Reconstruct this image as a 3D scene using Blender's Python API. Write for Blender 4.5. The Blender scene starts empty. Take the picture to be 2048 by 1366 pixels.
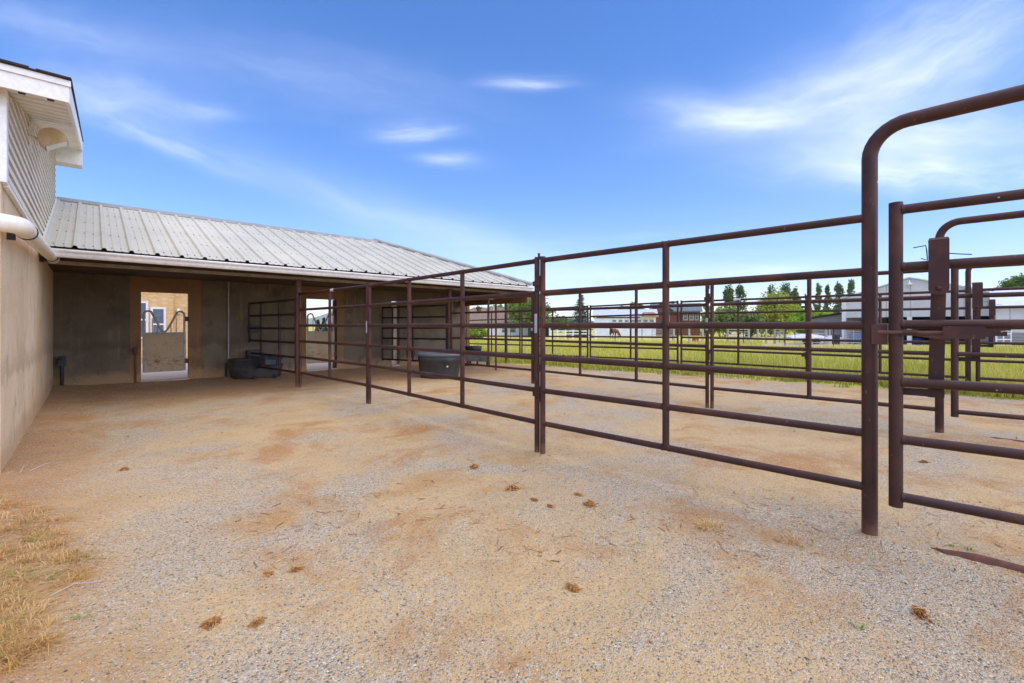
import bpy, math, random
import numpy as np
from mathutils import Vector, Matrix, noise as mnoise
random.seed(7)
rng = np.random.default_rng(11)
sc = bpy.context.scene
COL = sc.collection
F = 910.0            # focal length of the photograph in its own pixels (2048 wide)
HZ = 651.0           # horizon row
H = 1.2              # eye height

# ------------------------------------------------------------------ helpers
def lin(r, g, b):
    def f(c):
        c /= 255.0
        return c / 12.92 if c <= 0.04045 else ((c + 0.055) / 1.055) ** 2.4
    return (f(r), f(g), f(b), 1.0)

def drop(y):
    if y < 12: return 0.0
    if y < 40: return -0.5 * (y - 12) / 28
    if y < 90: return -0.5 - 0.4 * (y - 40) / 50
    if y < 300: return -0.9 - 1.0 * (y - 90) / 210
    return -1.9

C0 = (-8.47, 8.40)                     # inner corner where the stable wall meets the tall building
def B(t, s, z=0.0):                    # t along the shed, s towards the yard
    return Vector((C0[0] + .735 * t + .678 * s, C0[1] + .678 * t - .735 * s, z))
E1 = Vector((.735, .678, 0)); E2 = Vector((.678, -.735, 0))   # +t , +s
def ts(x, y):
    dx, dy = x - C0[0], y - C0[1]
    return dx * .735 + dy * .678, dx * .678 - dy * .735

def at(px, py, d):
    return Vector(((px - 1024) / F * d, d, H - (py - HZ) / F * d))
def X(px, d): return (px - 1024) / F * d
def Z(py, d): return H - (py - HZ) / F * d

PA, PB, PC, PD = Vector((2.02, 2.57, 0)), Vector((.262, 4.28, 0)), Vector((-2.19, 6.95, 0)), Vector((-4.18, 8.90, 0))
def seg_dist(p, a, b):
    ab = b - a; ap = p - a
    k = max(0, min(1, ap.dot(ab) / ab.length_squared))
    return (ap - ab * k).length
def gz(x, y):
    z = drop(y)
    if abs(x) < 16 and -4 < y < 26:
        z += 0.018 * mnoise.noise(Vector((x * .55, y * .55, 0))) + 0.013 * mnoise.noise(Vector((x * 2.5, y * 2.5, 3)))
        p = Vector((x, y, 0))
        for off in (Vector((0, 0, 0)), Vector((2.63, 2.38, 0))):
            d = seg_dist(p, PA + off, PA + off + Vector((.4, -.37, 0)))
            z += 0.045 * math.exp(-(d / .17) ** 2)
        t, s = ts(x, y)
        if -.5 < s < 3 and -.5 < t < 10:        # dirt banked against the stable wall
            z += 0.05 * math.exp(-(max(s, 0) / .5) ** 2)
        if -.5 < t < .6 and s > 0:
            z += 0.04 * math.exp(-(max(t, 0) / .25) ** 2)
    return z

class MB:
    def __init__(self): self.v = []; self.f = []; self.s = []; self.c = []
    def add(self, vs, fs, smooth=False, col=None):
        o = len(self.v); self.v += [tuple(p) for p in vs]
        self.f += [tuple(i + o for i in f) for f in fs]; self.s += [smooth] * len(fs)
        if col is not None: self.c += [col] * len(vs)
        return self
    def hexa(self, p):    # 8 points: bottom 4 ccw, top 4
        return self.add(p, [(3, 2, 1, 0), (4, 5, 6, 7), (0, 1, 5, 4), (1, 2, 6, 5), (2, 3, 7, 6), (3, 0, 4, 7)])
    def box(self, x0, x1, y0, y1, z0, z1, M=None):
        p = [Vector(q) for q in ((x0, y0, z0), (x1, y0, z0), (x1, y1, z0), (x0, y1, z0), (x0, y0, z1), (x1, y0, z1), (x1, y1, z1), (x0, y1, z1))]
        if M is not None: p = [M @ q for q in p]
        return self.hexa(p)
    def bbox(self, t0, t1, s0, s1, z0, z1):   # box in barn coordinates
        return self.hexa([B(t0, s1, z0), B(t1, s1, z0), B(t1, s0, z0), B(t0, s0, z0), B(t0, s1, z1), B(t1, s1, z1), B(t1, s0, z1), B(t0, s0, z1)])
    def tube(self, pts, r, n=10, cap=True, smooth=True):
        pts = [Vector(p) for p in pts]; m = len(pts)
        rs = r if isinstance(r, (list, tuple)) else [r] * m
        vs = []; prev = None
        for i, p in enumerate(pts):
            d = (pts[min(i + 1, m - 1)] - pts[max(i - 1, 0)]).normalized()
            if prev is None:
                a = Vector((0, 0, 1)) if abs(d.z) < .9 else Vector((1, 0, 0))
                u = d.cross(a).normalized()
            else:
                u = (prev - d * prev.dot(d)).normalized()
            prev = u; w = d.cross(u)
            for k in range(n):
                a = 2 * math.pi * k / n
                vs.append(p + (u * math.cos(a) + w * math.sin(a)) * rs[i])
        fs = [(i * n + k, i * n + (k + 1) % n, (i + 1) * n + (k + 1) % n, (i + 1) * n + k) for i in range(m - 1) for k in range(n)]
        self.add(vs, fs, smooth)
        if cap:
            self.add([vs[k] for k in range(n)], [tuple(range(n))[::-1]])
            self.add([vs[(m - 1) * n + k] for k in range(n)], [tuple(range(n))])
        return self
    def prism(self, poly, a, b):     # poly: list of 2-D pts mapped by functions a (near) and b (far) to 3-D
        n = len(poly); vs = [a(*p) for p in poly] + [b(*p) for p in poly]
        fs = [tuple(range(n))[::-1], tuple(range(n, 2 * n))] + [(i, (i + 1) % n, n + (i + 1) % n, n + i) for i in range(n)]
        return self.add(vs, fs)
    def lathe(self, prof, c, n=20, sx=1, sy=1, rz=0, smooth=True):   # prof list of (r,z)
        vs = []; c = Vector(c)
        for r, z in prof:
            for k in range(n):
                a = 2 * math.pi * k / n
                x, y = r * math.cos(a) * sx, r * math.sin(a) * sy
                vs.append(c + Vector((x * math.cos(rz) - y * math.sin(rz), x * math.sin(rz) + y * math.cos(rz), z)))
        m = len(prof)
        fs = [(i * n + k, i * n + (k + 1) % n, (i + 1) * n + (k + 1) % n, (i + 1) * n + k) for i in range(m - 1) for k in range(n)]
        return self.add(vs, fs, smooth)
    def build(self, name, mat, parent=None, loc=None):
        me = bpy.data.meshes.new(name)
        o = bpy.data.objects.new(name, me)
        if parent is not None: org = Vector(ORG[parent.as_pointer()])
        elif loc is not None: org = Vector(loc)
        else: org = Vector((0, 0, 0))
        me.from_pydata([tuple(Vector(p) - org) for p in self.v], [], self.f)
        me.polygons.foreach_set('use_smooth', self.s)
        if self.c and len(self.c) == len(self.v):
            ca = me.color_attributes.new('tint', 'FLOAT_COLOR', 'POINT')
            ca.data.foreach_set('color', [q for c in self.c for q in (c[0], c[1], c[2], 1)])
        me.materials.append(mat); me.update()
        COL.objects.link(o)
        if parent is not None: o.parent = parent
        else: o.location = org
        ORG[o.as_pointer()] = tuple(org)
        return o
ORG = {}
def tag(o, label=None, cat=None, group=None, kind=None):
    if label: o['label'] = label
    if cat: o['category'] = cat
    if group: o['group'] = group
    if kind: o['kind'] = kind
    return o
def thing(name, label, cat, loc, group=None):
    o = bpy.data.objects.new(name, None); o.location = loc; o.empty_display_size = .2
    COL.objects.link(o); ORG[o.as_pointer()] = tuple(loc)
    return tag(o, label, cat, group)
def copy_tree(o, delta=None, label=None, parent=None):
    c = o.copy(); COL.objects.link(c)
    if parent is not None: c.parent = parent
    if delta is not None: c.location = Vector(o.location) + Vector(delta)
    if label: c['label'] = label
    for ch in list(o.children): copy_tree(ch, None, None, c)
    return c

# ------------------------------------------------------------------ materials
def new_mat(name):
    m = bpy.data.materials.new(name); m.use_nodes = True
    nt = m.node_tree; nt.nodes.clear()
    out = nt.nodes.new('ShaderNodeOutputMaterial'); p = nt.nodes.new('ShaderNodeBsdfPrincipled')
    nt.links.new(p.outputs[0], out.inputs[0])
    return m, nt, p
class N:
    def __init__(s, nt): s.nt = nt
    def node(s, typ, ins=None, **kw):
        n = s.nt.nodes.new(typ)
        for k, v in kw.items(): setattr(n, k, v)
        for k, v in (ins or {}).items():
            if isinstance(v, bpy.types.NodeSocket): s.nt.links.new(v, n.inputs[k])
            else: n.inputs[k].default_value = v
        return n
    def math(s, op, a, b=None, c=None, clamp=False):
        n = s.nt.nodes.new('ShaderNodeMath'); n.operation = op; n.use_clamp = clamp
        for i, v in enumerate((a, b, c)):
            if v is None: continue
            if isinstance(v, bpy.types.NodeSocket): s.nt.links.new(v, n.inputs[i])
            else: n.inputs[i].default_value = v
        return n.outputs[0]
    def mix(s, fac, a, b, mode='MIX'):
        n = s.nt.nodes.new('ShaderNodeMixRGB'); n.blend_type = mode
        for i, v in enumerate((fac, a, b)):
            if isinstance(v, bpy.types.NodeSocket): s.nt.links.new(v, n.inputs[i])
            else: n.inputs[i].default_value = v
        return n.outputs[0]
    def noise(s, vec, scale, detail=4, rough=.55, dist=0):
        return s.node('ShaderNodeTexNoise', {'Vector': vec, 'Scale': scale, 'Detail': detail, 'Roughness': rough, 'Distortion': dist}).outputs['Fac']
    def ramp(s, fac, stops, interp='LINEAR'):
        n = s.nt.nodes.new('ShaderNodeValToRGB'); n.color_ramp.interpolation = interp
        e = n.color_ramp.elements
        while len(e) < len(stops): e.new(.5)
        for i, (p, c) in enumerate(stops):
            e[i].position = p; e[i].color = c if len(c) == 4 else (*c, 1)
        s.nt.links.new(fac, n.inputs[0]); return n.outputs[0]
    def ss(s, v, a, b):
        n = s.nt.nodes.new('ShaderNodeMapRange'); n.interpolation_type = 'SMOOTHSTEP'
        s.nt.links.new(v, n.inputs[0]); n.inputs[1].default_value = a; n.inputs[2].default_value = b
        return n.outputs[0]
    def obj(s): return s.node('ShaderNodeTexCoord').outputs['Object']
    def mapped(s, vec, scale=(1, 1, 1), rot=(0, 0, 0)):
        return s.node('ShaderNodeMapping', {'Vector': vec, 'Scale': scale, 'Rotation': rot}).outputs[0]
    def bump(s, p, h, strength=.3, dist=.01):
        b = s.node('ShaderNodeBump', {'Height': h, 'Strength': strength, 'Distance': dist})
        s.nt.links.new(b.outputs[0], p.inputs['Normal'])

def simple(name, c1, c2=None, rough=.6, scale=6, metallic=0, bump=.15, stretch=(1, 1, 1), rot=(0, 0, 0), detail=5, lo=.35, hi=.65, bd=.004, spec=.5):
    m, nt, p = new_mat(name); n = N(nt)
    v = n.mapped(n.obj(), stretch, rot)
    f = n.noise(v, scale, detail)
    c = n.ramp(f, [(lo, c1), (hi, c2 or c1)])
    f2 = n.noise(v, scale * 9, 3)
    c = n.mix(.25, c, n.ramp(f2, [(.3, (.6, .6, .6)), (.7, (1.35, 1.35, 1.35))]), 'MULTIPLY')
    nt.links.new(c, p.inputs['Base Color'])
    p.inputs['Roughness'].default_value = rough; p.inputs['Metallic'].default_value = metallic
    p.inputs['Specular IOR Level'].default_value = spec
    if bump: n.bump(p, n.noise(v, scale * 5, 4), bump, bd)
    return m

# painted pipe: maroon brown, slight gloss, chalky wear and a little rust
def pipe_mat(name, c1, c2, rust=.0, dusty=.35):
    m, nt, p = new_mat(name); n = N(nt); v = n.obj()
    f = n.noise(v, 5, 6)
    c = n.ramp(f, [(.3, c1), (.7, c2)])
    sc_ = n.noise(n.mapped(v, (1, 1, .35)), 42, 3, .6)
    c = n.mix(n.math('MULTIPLY', n.ss(sc_, .67, .73), .6), c, lin(132, 98, 80))
    spk = n.node('ShaderNodeTexVoronoi', {'Vector': v, 'Scale': 7.0}).outputs['Distance']
    c = n.mix(n.math('SUBTRACT', 1, n.ss(spk, .03, .05)), c, lin(206, 190, 168))
    w = n.noise(v, 2.1, 6, .65)
    c = n.mix(n.math('MULTIPLY', n.ss(w, .5, .66), .5 + rust), c, lin(112, 66, 44))
    z = n.node('ShaderNodeSeparateXYZ', {0: v}).outputs[2]
    dz = n.math('ADD', z, n.math('MULTIPLY', n.noise(v, 30, 3), .12))
    c = n.mix(n.math('MULTIPLY', n.math('SUBTRACT', 1, n.ss(dz, .06, .16)), dusty), c, lin(150, 110, 80))
    nt.links.new(c, p.inputs['Base Color'])
    nt.links.new(n.math('ADD', .38, n.math('MULTIPLY', f, .3)), p.inputs['Roughness'])
    p.inputs['Specular IOR Level'].default_value = .4
    n.bump(p, n.noise(v, 60, 4), .12, .002)
    return m
M_PIPE = pipe_mat('maroon_pipe_paint', lin(58, 32, 26), lin(78, 47, 37))
M_PIPE2 = pipe_mat('worn_pipe_paint', lin(76, 46, 40), lin(108, 78, 64), .2, .8)
M_RUST = simple('rusty_steel', lin(126, 76, 56), lin(88, 54, 44), .8, 14, 0, .4)
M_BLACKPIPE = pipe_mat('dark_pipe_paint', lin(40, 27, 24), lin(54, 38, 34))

def concrete(name, c1, c2, streak, rough=.9):
    m, nt, p = new_mat(name); n = N(nt); v = n.obj()
    big = n.noise(v, .9, 6, .6, .4)
    c = n.ramp(big, [(.3, c1), (.68, c2)])
    st = n.noise(n.mapped(v, (6, 6, .35)), 1.4, 6, .65)
    wide = n.noise(v, 1.7, 4)
    c = n.mix(n.math('MULTIPLY', n.math('MULTIPLY', n.ss(st, .52, .74), n.ss(wide, .42, .6)), .7), c, streak)
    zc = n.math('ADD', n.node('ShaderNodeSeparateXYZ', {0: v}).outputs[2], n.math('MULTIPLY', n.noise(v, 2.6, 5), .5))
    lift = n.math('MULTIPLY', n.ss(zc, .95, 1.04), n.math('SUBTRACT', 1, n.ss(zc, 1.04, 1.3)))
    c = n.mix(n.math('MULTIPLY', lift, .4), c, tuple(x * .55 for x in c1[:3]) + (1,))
    dust = n.math('SUBTRACT', 1, n.ss(zc, .35, .6))
    c = n.mix(n.math('MULTIPLY', dust, .6), c, lin(188, 148, 104))
    bl = n.noise(n.mapped(v, (1, 1, .6)), 3.1, 7, .7)
    c = n.mix(n.math('MULTIPLY', n.ss(bl, .52, .68), .6), c, tuple(x * .62 for x in c1[:3]) + (1,))
    fine = n.noise(v, 45, 4, .7)
    c = n.mix(.35, c, n.ramp(fine, [(.3, (.65, .63, .6)), (.7, (1.3, 1.3, 1.3))]), 'MULTIPLY')
    pits = n.node('ShaderNodeTexVoronoi', {'Vector': v, 'Scale': 9}).outputs['Distance']
    c = n.mix(n.math('MULTIPLY', n.math('SUBTRACT', 1, n.ss(pits, .03, .075)), .7), c, tuple(x * .35 for x in c1[:3]) + (1,))
    nt.links.new(c, p.inputs['Base Color']); p.inputs['Roughness'].default_value = rough
    n.bump(p, n.math('ADD', fine, n.math('MULTIPLY', st, 2.0)), .35, .006)
    return m
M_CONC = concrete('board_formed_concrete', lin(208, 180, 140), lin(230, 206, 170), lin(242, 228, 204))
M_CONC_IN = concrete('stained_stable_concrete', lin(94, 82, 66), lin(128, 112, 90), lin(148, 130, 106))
M_SURR = concrete('tan_infill_concrete', lin(132, 98, 66), lin(150, 114, 78), lin(154, 122, 88))
M_APRON = concrete('pale_apron_concrete', lin(206, 196, 184), lin(222, 214, 204), lin(228, 222, 214))

M_WHITE = simple('white_trim_paint', lin(232, 230, 224), lin(240, 238, 234), .45, 3, 0, .05)
M_GUTTER = simple('white_gutter_enamel', lin(222, 219, 212), lin(238, 236, 230), .35, 2.2, 0, .05)
M_SIDE = simple('cream_vinyl_siding', lin(222, 210, 186), lin(234, 224, 204), .5, 2, 0, .08, (1, 1, 4))
M_SOFF = simple('cream_soffit', lin(226, 218, 200), lin(236, 230, 216), .5, 2.5, 0, .08)
M_SHING = simple('dark_shingle', lin(62, 52, 48), lin(42, 36, 34), .95, 14, 0, .6)
M_PVC = simple('cream_drain_plastic', lin(240, 230, 208), lin(246, 238, 222), .35, 2.5, 0, .03)
M_BLK = simple('black_rubber_plastic', lin(28, 29, 32), lin(52, 52, 54), .55, 5, 0, .2)
M_BLKDUST = simple('dusty_black_plastic', lin(30, 31, 34), lin(74, 66, 58), .7, 4, 0, .2)
M_NAVY = simple('navy_feeder_plastic', lin(34, 38, 50), lin(62, 66, 78), .5, 6, 0, .15)
M_TANK = simple('grey_stock_tank_plastic', lin(44, 44, 43), lin(60, 59, 57), .5, 5, 0, .15)
M_TANK_RIM = simple('pale_tank_rim', lin(104, 108, 112), lin(90, 94, 98), .45, 5, 0, .1)
M_WOODDK = simple('stained_dark_board', lin(66, 50, 38), lin(92, 70, 52), .9, 3, 0, .3, (1, 1, 8))
M_WOODTAN = simple('tan_header_board', lin(140, 102, 64), lin(108, 78, 52), .85, 3, 0, .3, (1, 1, 8))
M_BEAM = simple('dusty_steel_beam', lin(170, 158, 138), lin(140, 126, 108), .7, 5, 0, .2)
M_GALV = simple('galvanised_steel', lin(150, 150, 146), lin(178, 178, 174), .45, 9, .5, .1)
M_BRASS = simple('pale_plug_metal', lin(226, 204, 170), lin(200, 180, 150), .4, 8, 0, .05)
M_STICK = simple('silver_sticker', lin(150, 150, 160), lin(190, 188, 192), .35, 30, 0, .05, (1, 1, 6))
M_STICKW = simple('white_sticker', lin(226, 224, 220), lin(206, 206, 206), .4, 40, 0, .05)
M_GLASS = simple('window_glass', lin(86, 98, 110), lin(112, 124, 134), .08, 2, 0, 0)
M_DARK = simple('dark_opening', lin(30, 27, 25), lin(44, 38, 34), .9, 3, 0, .1)  # dark vents, screws and trailer bed; also shade inside openings, put in as colour
M_BLUE = simple('blue_plastic', lin(26, 84, 140), lin(36, 104, 168), .45, 4, 0, .1)
M_BALE = simple('straw_bale', lin(196, 162, 108), lin(150, 118, 74), .95, 22, 0, .6)
M_TEAL = simple('teal_door_paint', lin(24, 96, 96), lin(32, 112, 110), .5, 3, 0, .05)
M_TARP = simple('white_tarpaulin', lin(196, 196, 198), lin(226, 226, 228), .85, 3, 0, .3)
M_RED = simple('red_orange_paint', lin(196, 62, 36), lin(160, 48, 32), .5, 6, 0, .1)
M_LOG = None
M_BASKET = simple('woven_tan_basket', lin(206, 164, 96), lin(156, 116, 62), .8, 40, 0, .5)

def metal_roof():
    m, nt, p = new_mat('ribbed_metal_roof'); n = N(nt); v = n.obj()
    a = n.noise(v, .8, 5, .6)
    c = n.ramp(a, [(.3, lin(196, 190, 170)), (.7, lin(216, 209, 188))])
    st = n.noise(n.mapped(v, (2.2, .25, .25), (0, 0, math.radians(-47))), 2.0, 5, .6)
    c = n.mix(n.math('MULTIPLY', n.ss(st, .5, .72), .4), c, lin(208, 194, 160))
    sp = n.noise(v, 7, 6, .7)
    c = n.mix(n.math('MULTIPLY', n.ss(sp, .58, .7), .35), c, lin(148, 146, 140))
    nt.links.new(c, p.inputs['Base Color']); p.inputs['Metallic'].default_value = .08
    nt.links.new(n.math('ADD', .36, n.math('MULTIPLY', sp, .3)), p.inputs['Roughness'])
    n.bump(p, n.noise(v, 1.6, 3), .15, .02)
    return m
M_ROOF = metal_roof()

def stained_panel():
    m, nt, p = new_mat('stained_stall_panel'); n = N(nt); v = n.obj()
    c = n.ramp(n.noise(v, 3, 6), [(.3, lin(178, 152, 116)), (.7, lin(198, 174, 138))])
    sp = n.noise(v, 26, 5, .7)
    c = n.mix(n.ss(sp, .57, .68), c, lin(120, 88, 60))
    z = n.node('ShaderNodeSeparateXYZ', {0: v}).outputs[2]
    band = n.math('MULTIPLY', n.ss(z, .3, .42), n.math('SUBTRACT', 1, n.ss(z, .42, .62)))
    r = n.math('MULTIPLY', n.ss(n.noise(n.mapped(v, (1, 1, 2.5)), 8, 6, .7), .5, .62), band)
    c = n.mix(r, c, lin(152, 92, 44))
    nt.links.new(c, p.inputs['Base Color']); p.inputs['Roughness'].default_value = .7
    n.bump(p, sp, .2, .004)
    return m
M_STALL = stained_panel()

def brick_mat():
    m, nt, p = new_mat('tan_brick'); n = N(nt)
    uv = n.node('ShaderNodeTexCoord').outputs['Object']
    sx = n.node('ShaderNodeSeparateXYZ', {0: uv})
    u = n.math('ADD', n.math('MULTIPLY', sx.outputs[0], .735), n.math('MULTIPLY', sx.outputs[1], .678))
    vec = n.node('ShaderNodeCombineXYZ', {0: u, 1: sx.outputs[2], 2: 0.0}).outputs[0]
    b = n.node('ShaderNodeTexBrick', {'Vector': vec, 'Scale': 4.6, 'Color1': lin(206, 160, 96), 'Color2': lin(222, 186, 128), 'Mortar': lin(214, 196, 164), 'Mortar Size': .014, 'Bias': 0.0})
    f = n.noise(n.mapped(vec, (1, 3, 1)), 3, 5)
    c = n.mix(n.math('MULTIPLY', n.ss(f, .5, .7), .6), b.outputs['Color'], lin(232, 206, 160))
    nt.links.new(c, p.inputs['Base Color']); p.inputs['Roughness'].default_value = .9
    n.bump(p, b.outputs['Fac'], -.4, .006)
    return m
M_BRICK = brick_mat()

def striped(name, c1, c2, axis, per, w=.12, rough=.7, extra=None):   # boards / ribs / courses along one object axis
    m, nt, p = new_mat(name); n = N(nt); v = n.obj()
    s = n.node('ShaderNodeSeparateXYZ', {0: v}).outputs[axis]
    fr = n.math('FRACT', n.math('DIVIDE', s, per))
    l = n.math('LESS_THAN', fr, w)
    f = n.noise(v, 1.2, 5)
    c = n.mix(n.ss(f, .3, .7), c1, tuple(min(1, x * 1.15) for x in c1[:3]) + (1,))
    c = n.mix(l, c, c2)
    nt.links.new(c, p.inputs['Base Color']); p.inputs['Roughness'].default_value = rough
    n.bump(p, fr, .3, .02)
    return m
M_LOG = striped('brown_log_wall', lin(120, 66, 46), lin(74, 42, 32), 2, .3, .25)
M_PANEL = striped('grey_white_metal_siding', lin(208, 206, 196), lin(186, 184, 174), 0, .9, .06, .5)
M_LAP = striped('white_lap_siding', lin(226, 228, 232), lin(196, 198, 204), 2, .2, .12)
M_BROWNROOF = simple('taupe_shingle_roof', lin(146, 124, 108), lin(126, 106, 92), .95, 2.5, 0, .3)
M_GREENROOF = simple('grey_green_roof', lin(92, 110, 110), lin(112, 128, 126), .8, 2.0, 0, .2)
M_PALEROOF = simple('pale_metal_shed_roof', lin(200, 206, 212), lin(216, 220, 226), .4, 1.5, .1, .1)
M_TANROOF = simple('tan_tile_roof', lin(170, 132, 104), lin(140, 104, 82), .9, 4, 0, .3)
M_GREYWOOD = striped('weathered_grey_boards', lin(150, 146, 140), lin(96, 92, 88), 2, .22, .1)
M_PALEWOOD = simple('weathered_pale_wood', lin(190, 184, 172), lin(160, 152, 142), .9, 9, 0, .3, (1, 1, .2))
M_BARK = simple('grey_brown_bark', lin(92, 76, 60), lin(64, 52, 42), .95, 5, 0, .6, (1, 1, .3))
M_HORSE = simple('chestnut_coat', lin(132, 70, 38), lin(108, 54, 30), .55, 3, 0, .05)
M_MANE = simple('dark_mane_hair', lin(38, 24, 18), lin(52, 34, 26), .8, 20, 0, .2)

def leaf_mat(name, trans=.35, rough=.55):
    m = bpy.data.materials.new(name); m.use_nodes = True; nt = m.node_tree; nt.nodes.clear(); n = N(nt)
    out = n.node('ShaderNodeOutputMaterial')
    a = n.node('ShaderNodeAttribute', attribute_name='tint').outputs['Color']
    p = n.node('ShaderNodeBsdfPrincipled', {'Base Color': a, 'Roughness': rough}); p.inputs['Specular IOR Level'].default_value = .25
    t = n.node('ShaderNodeBsdfTranslucent', {'Color': a})
    mx = n.node('ShaderNodeMixShader', {0: trans, 1: p.outputs[0], 2: t.outputs[0]})
    nt.links.new(mx.outputs[0], out.inputs[0]); return m
M_LEAF = leaf_mat('foliage'); M_GRASS = leaf_mat('grass_blades', .4); M_STRAW = leaf_mat('dry_straw', .2, .8)

# ------------------------------------------------------------------ ground
def ground_mat():
    m, nt, p = new_mat('gravel_yard_and_pasture'); n = N(nt); v = n.obj()
    xyz = n.node('ShaderNodeSeparateXYZ', {0: v}); x, y = xyz.outputs[0], xyz.outputs[1]
    flat = n.node('ShaderNodeCombineXYZ', {0: x, 1: y, 2: 0.0}).outputs[0]
    # two sizes of stones
    v1 = n.node('ShaderNodeTexVoronoi', {'Vector': flat, 'Scale': 125, 'Randomness': 1.0})
    v2 = n.node('ShaderNodeTexVoronoi', {'Vector': flat, 'Scale': 215, 'Randomness': 1.0})
    r1 = n.node('ShaderNodeSeparateColor', {0: v1.outputs['Color']})
    r2 = n.node('ShaderNodeSeparateColor', {0: v2.outputs['Color']})
    stops = [(.0, lin(104, 90, 74)), (.12, lin(152, 136, 112)), (.42, lin(188, 172, 148)), (.7, lin(208, 192, 166)), (.84, lin(200, 168, 120)), (.95, lin(214, 200, 174)), (1, lin(230, 222, 202))]
    s1 = n.ramp(r1.outputs[0], stops); s2 = n.ramp(r2.outputs[0], stops)
    stones = n.mix(n.math('LESS_THAN', r1.outputs[1], .5), s1, s2)
    # dirt between and over them
    soil = n.ramp(n.noise(flat, 1.3, 6, .6), [(.3, lin(194, 162, 112)), (.55, lin(210, 176, 124)), (.75, lin(196, 152, 96))])
    rst = n.noise(flat, .75, 7, .62, .8)
    soil = n.mix(n.math('MULTIPLY', n.ss(rst, .54, .64), .8), soil, lin(184, 126, 68))
    fine = n.noise(flat, 260, 2, .6)
    soil = n.mix(.7, soil, n.ramp(fine, [(.3, (.55, .52, .5)), (.7, (1.36, 1.36, 1.36))]), 'MULTIPLY')
    # where dirt covers: patches plus under the shed and along the wall
    big = n.noise(flat, .62, 7, .62, .6)
    tcoord = n.math('ADD', n.math('MULTIPLY', n.math('SUBTRACT', x, C0[0]), .735), n.math('MULTIPLY', n.math('SUBTRACT', y, C0[1]), .678))
    scoord = n.math('SUBTRACT', n.math('MULTIPLY', n.math('SUBTRACT', x, C0[0]), .678), n.math('MULTIPLY', n.math('SUBTRACT', y, C0[1]), .735))
    wob = n.math('MULTIPLY', n.math('SUBTRACT', n.noise(flat, .9, 5), .5), 2.2)
    sw = n.math('ADD', scoord, wob)
    under = n.math('MULTIPLY', n.math('SUBTRACT', 1, n.ss(sw, 2.2, 4.0)), n.math('SUBTRACT', 1, n.ss(tcoord, 9.5, 12.0)))
    nearwall = n.math('SUBTRACT', 1, n.ss(n.math('ADD', tcoord, n.math('MULTIPLY', wob, .3)), .15, .9))
    dirtm = n.math('MAXIMUM', under, nearwall)
    soil = n.mix(n.math('MULTIPLY', dirtm, .75), soil, n.ramp(n.noise(flat, 2.2, 6), [(.3, lin(150, 104, 66)), (.7, lin(182, 132, 86))]))
    cover = n.math('ADD', n.ss(big, .4, .59), n.math('MULTIPLY', dirtm, .8), clamp=True)
    keep = n.math('GREATER_THAN', r1.outputs[2], n.math('ADD', .08, n.math('MULTIPLY', cover, .58)))
    c = n.mix(keep, soil, n.mix(n.math('MULTIPLY', cover, .35), stones, soil))
    stain = n.noise(flat, 1.15, 8, .68, .5)
    c = n.mix(n.math('MULTIPLY', n.ss(stain, .49, .66), .62), c, n.mix(n.math('MULTIPLY', n.ss(fine, .35, .65), .5), lin(172, 118, 64), lin(214, 166, 104)))
    # the small dark gaps between stones are real relief
    d1 = v1.outputs['Distance']
    # pasture soil and thatch under the blades
    pf = n.math('SUBTRACT', n.math('ADD', n.math('MULTIPLY', x, .655), n.math('MULTIPLY', y, .756)), 10.9)
    pf = n.math('ADD', pf, n.math('MULTIPLY', n.math('SUBTRACT', n.noise(flat, 1.1, 5), .5), 1.0))
    pm = n.math('MULTIPLY', n.ss(pf, .0, .5), n.ss(tcoord, 9.7, 10.3))
    gcol = n.ramp(n.noise(flat, .22, 7, .65), [(.25, lin(170, 170, 72)), (.5, lin(206, 194, 96)), (.75, lin(218, 202, 116))])
    gcol = n.mix(.6, gcol, n.ramp(n.noise(n.mapped(flat, (1, .35, 1)), 5, 5, .7), [(.3, (.6, .66, .5)), (.7, (1.3, 1.25, 1.2))]), 'MULTIPLY')
    bare = n.math('MULTIPLY', n.ss(pf, 17, 21), n.ss(x, 14, 18))         # dusty lane in front of the pale barn
    gcol = n.mix(n.math('MULTIPLY', bare, n.math('SUBTRACT', 1, n.ss(y, 44, 48))), gcol, lin(198, 178, 150))
    c = n.mix(pm, c, gcol)
    nt.links.new(c, p.inputs['Base Color']); p.inputs['Roughness'].default_value = .95
    p.inputs['Specular IOR Level'].default_value = .15
    h = n.math('ADD', n.math('MULTIPLY', n.math('MULTIPLY', n.math('SUBTRACT', .7, d1), keep), 1.0), n.math('MULTIPLY', fine, .35))
    h = n.math('ADD', h, n.math('MULTIPLY', n.noise(flat, 24, 4), .9))
    h = n.math('ADD', h, n.math('MULTIPLY', n.noise(flat, 5.5, 5, .6), 3.5))
    n.bump(p, h, .8, .01)
    return m
M_GROUND = ground_mat()

def axis_pts(lo, hi, step, far):
    a = list(np.arange(lo, hi + 1e-6, step))
    k = step
    while a[-1] < far: k *= 1.35; a.append(a[-1] + k)
    k = step
    while a[0] > -far: k *= 1.35; a.insert(0, a[0] - k)
    return a
xs = axis_pts(-12, 12, .1, 5000); ys = axis_pts(-1, 16, .1, 5000)
nx, ny = len(xs), len(ys)
g = MB()
g.v = [(x, y, gz(x, y)) for y in ys for x in xs]
g.f = [(j * nx + i, j * nx + i + 1, (j + 1) * nx + i + 1, (j + 1) * nx + i) for j in range(ny - 1) for i in range(nx - 1)]
g.s = [True] * len(g.f)
tag(g.build('ground', M_GROUND), kind='structure')

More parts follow.
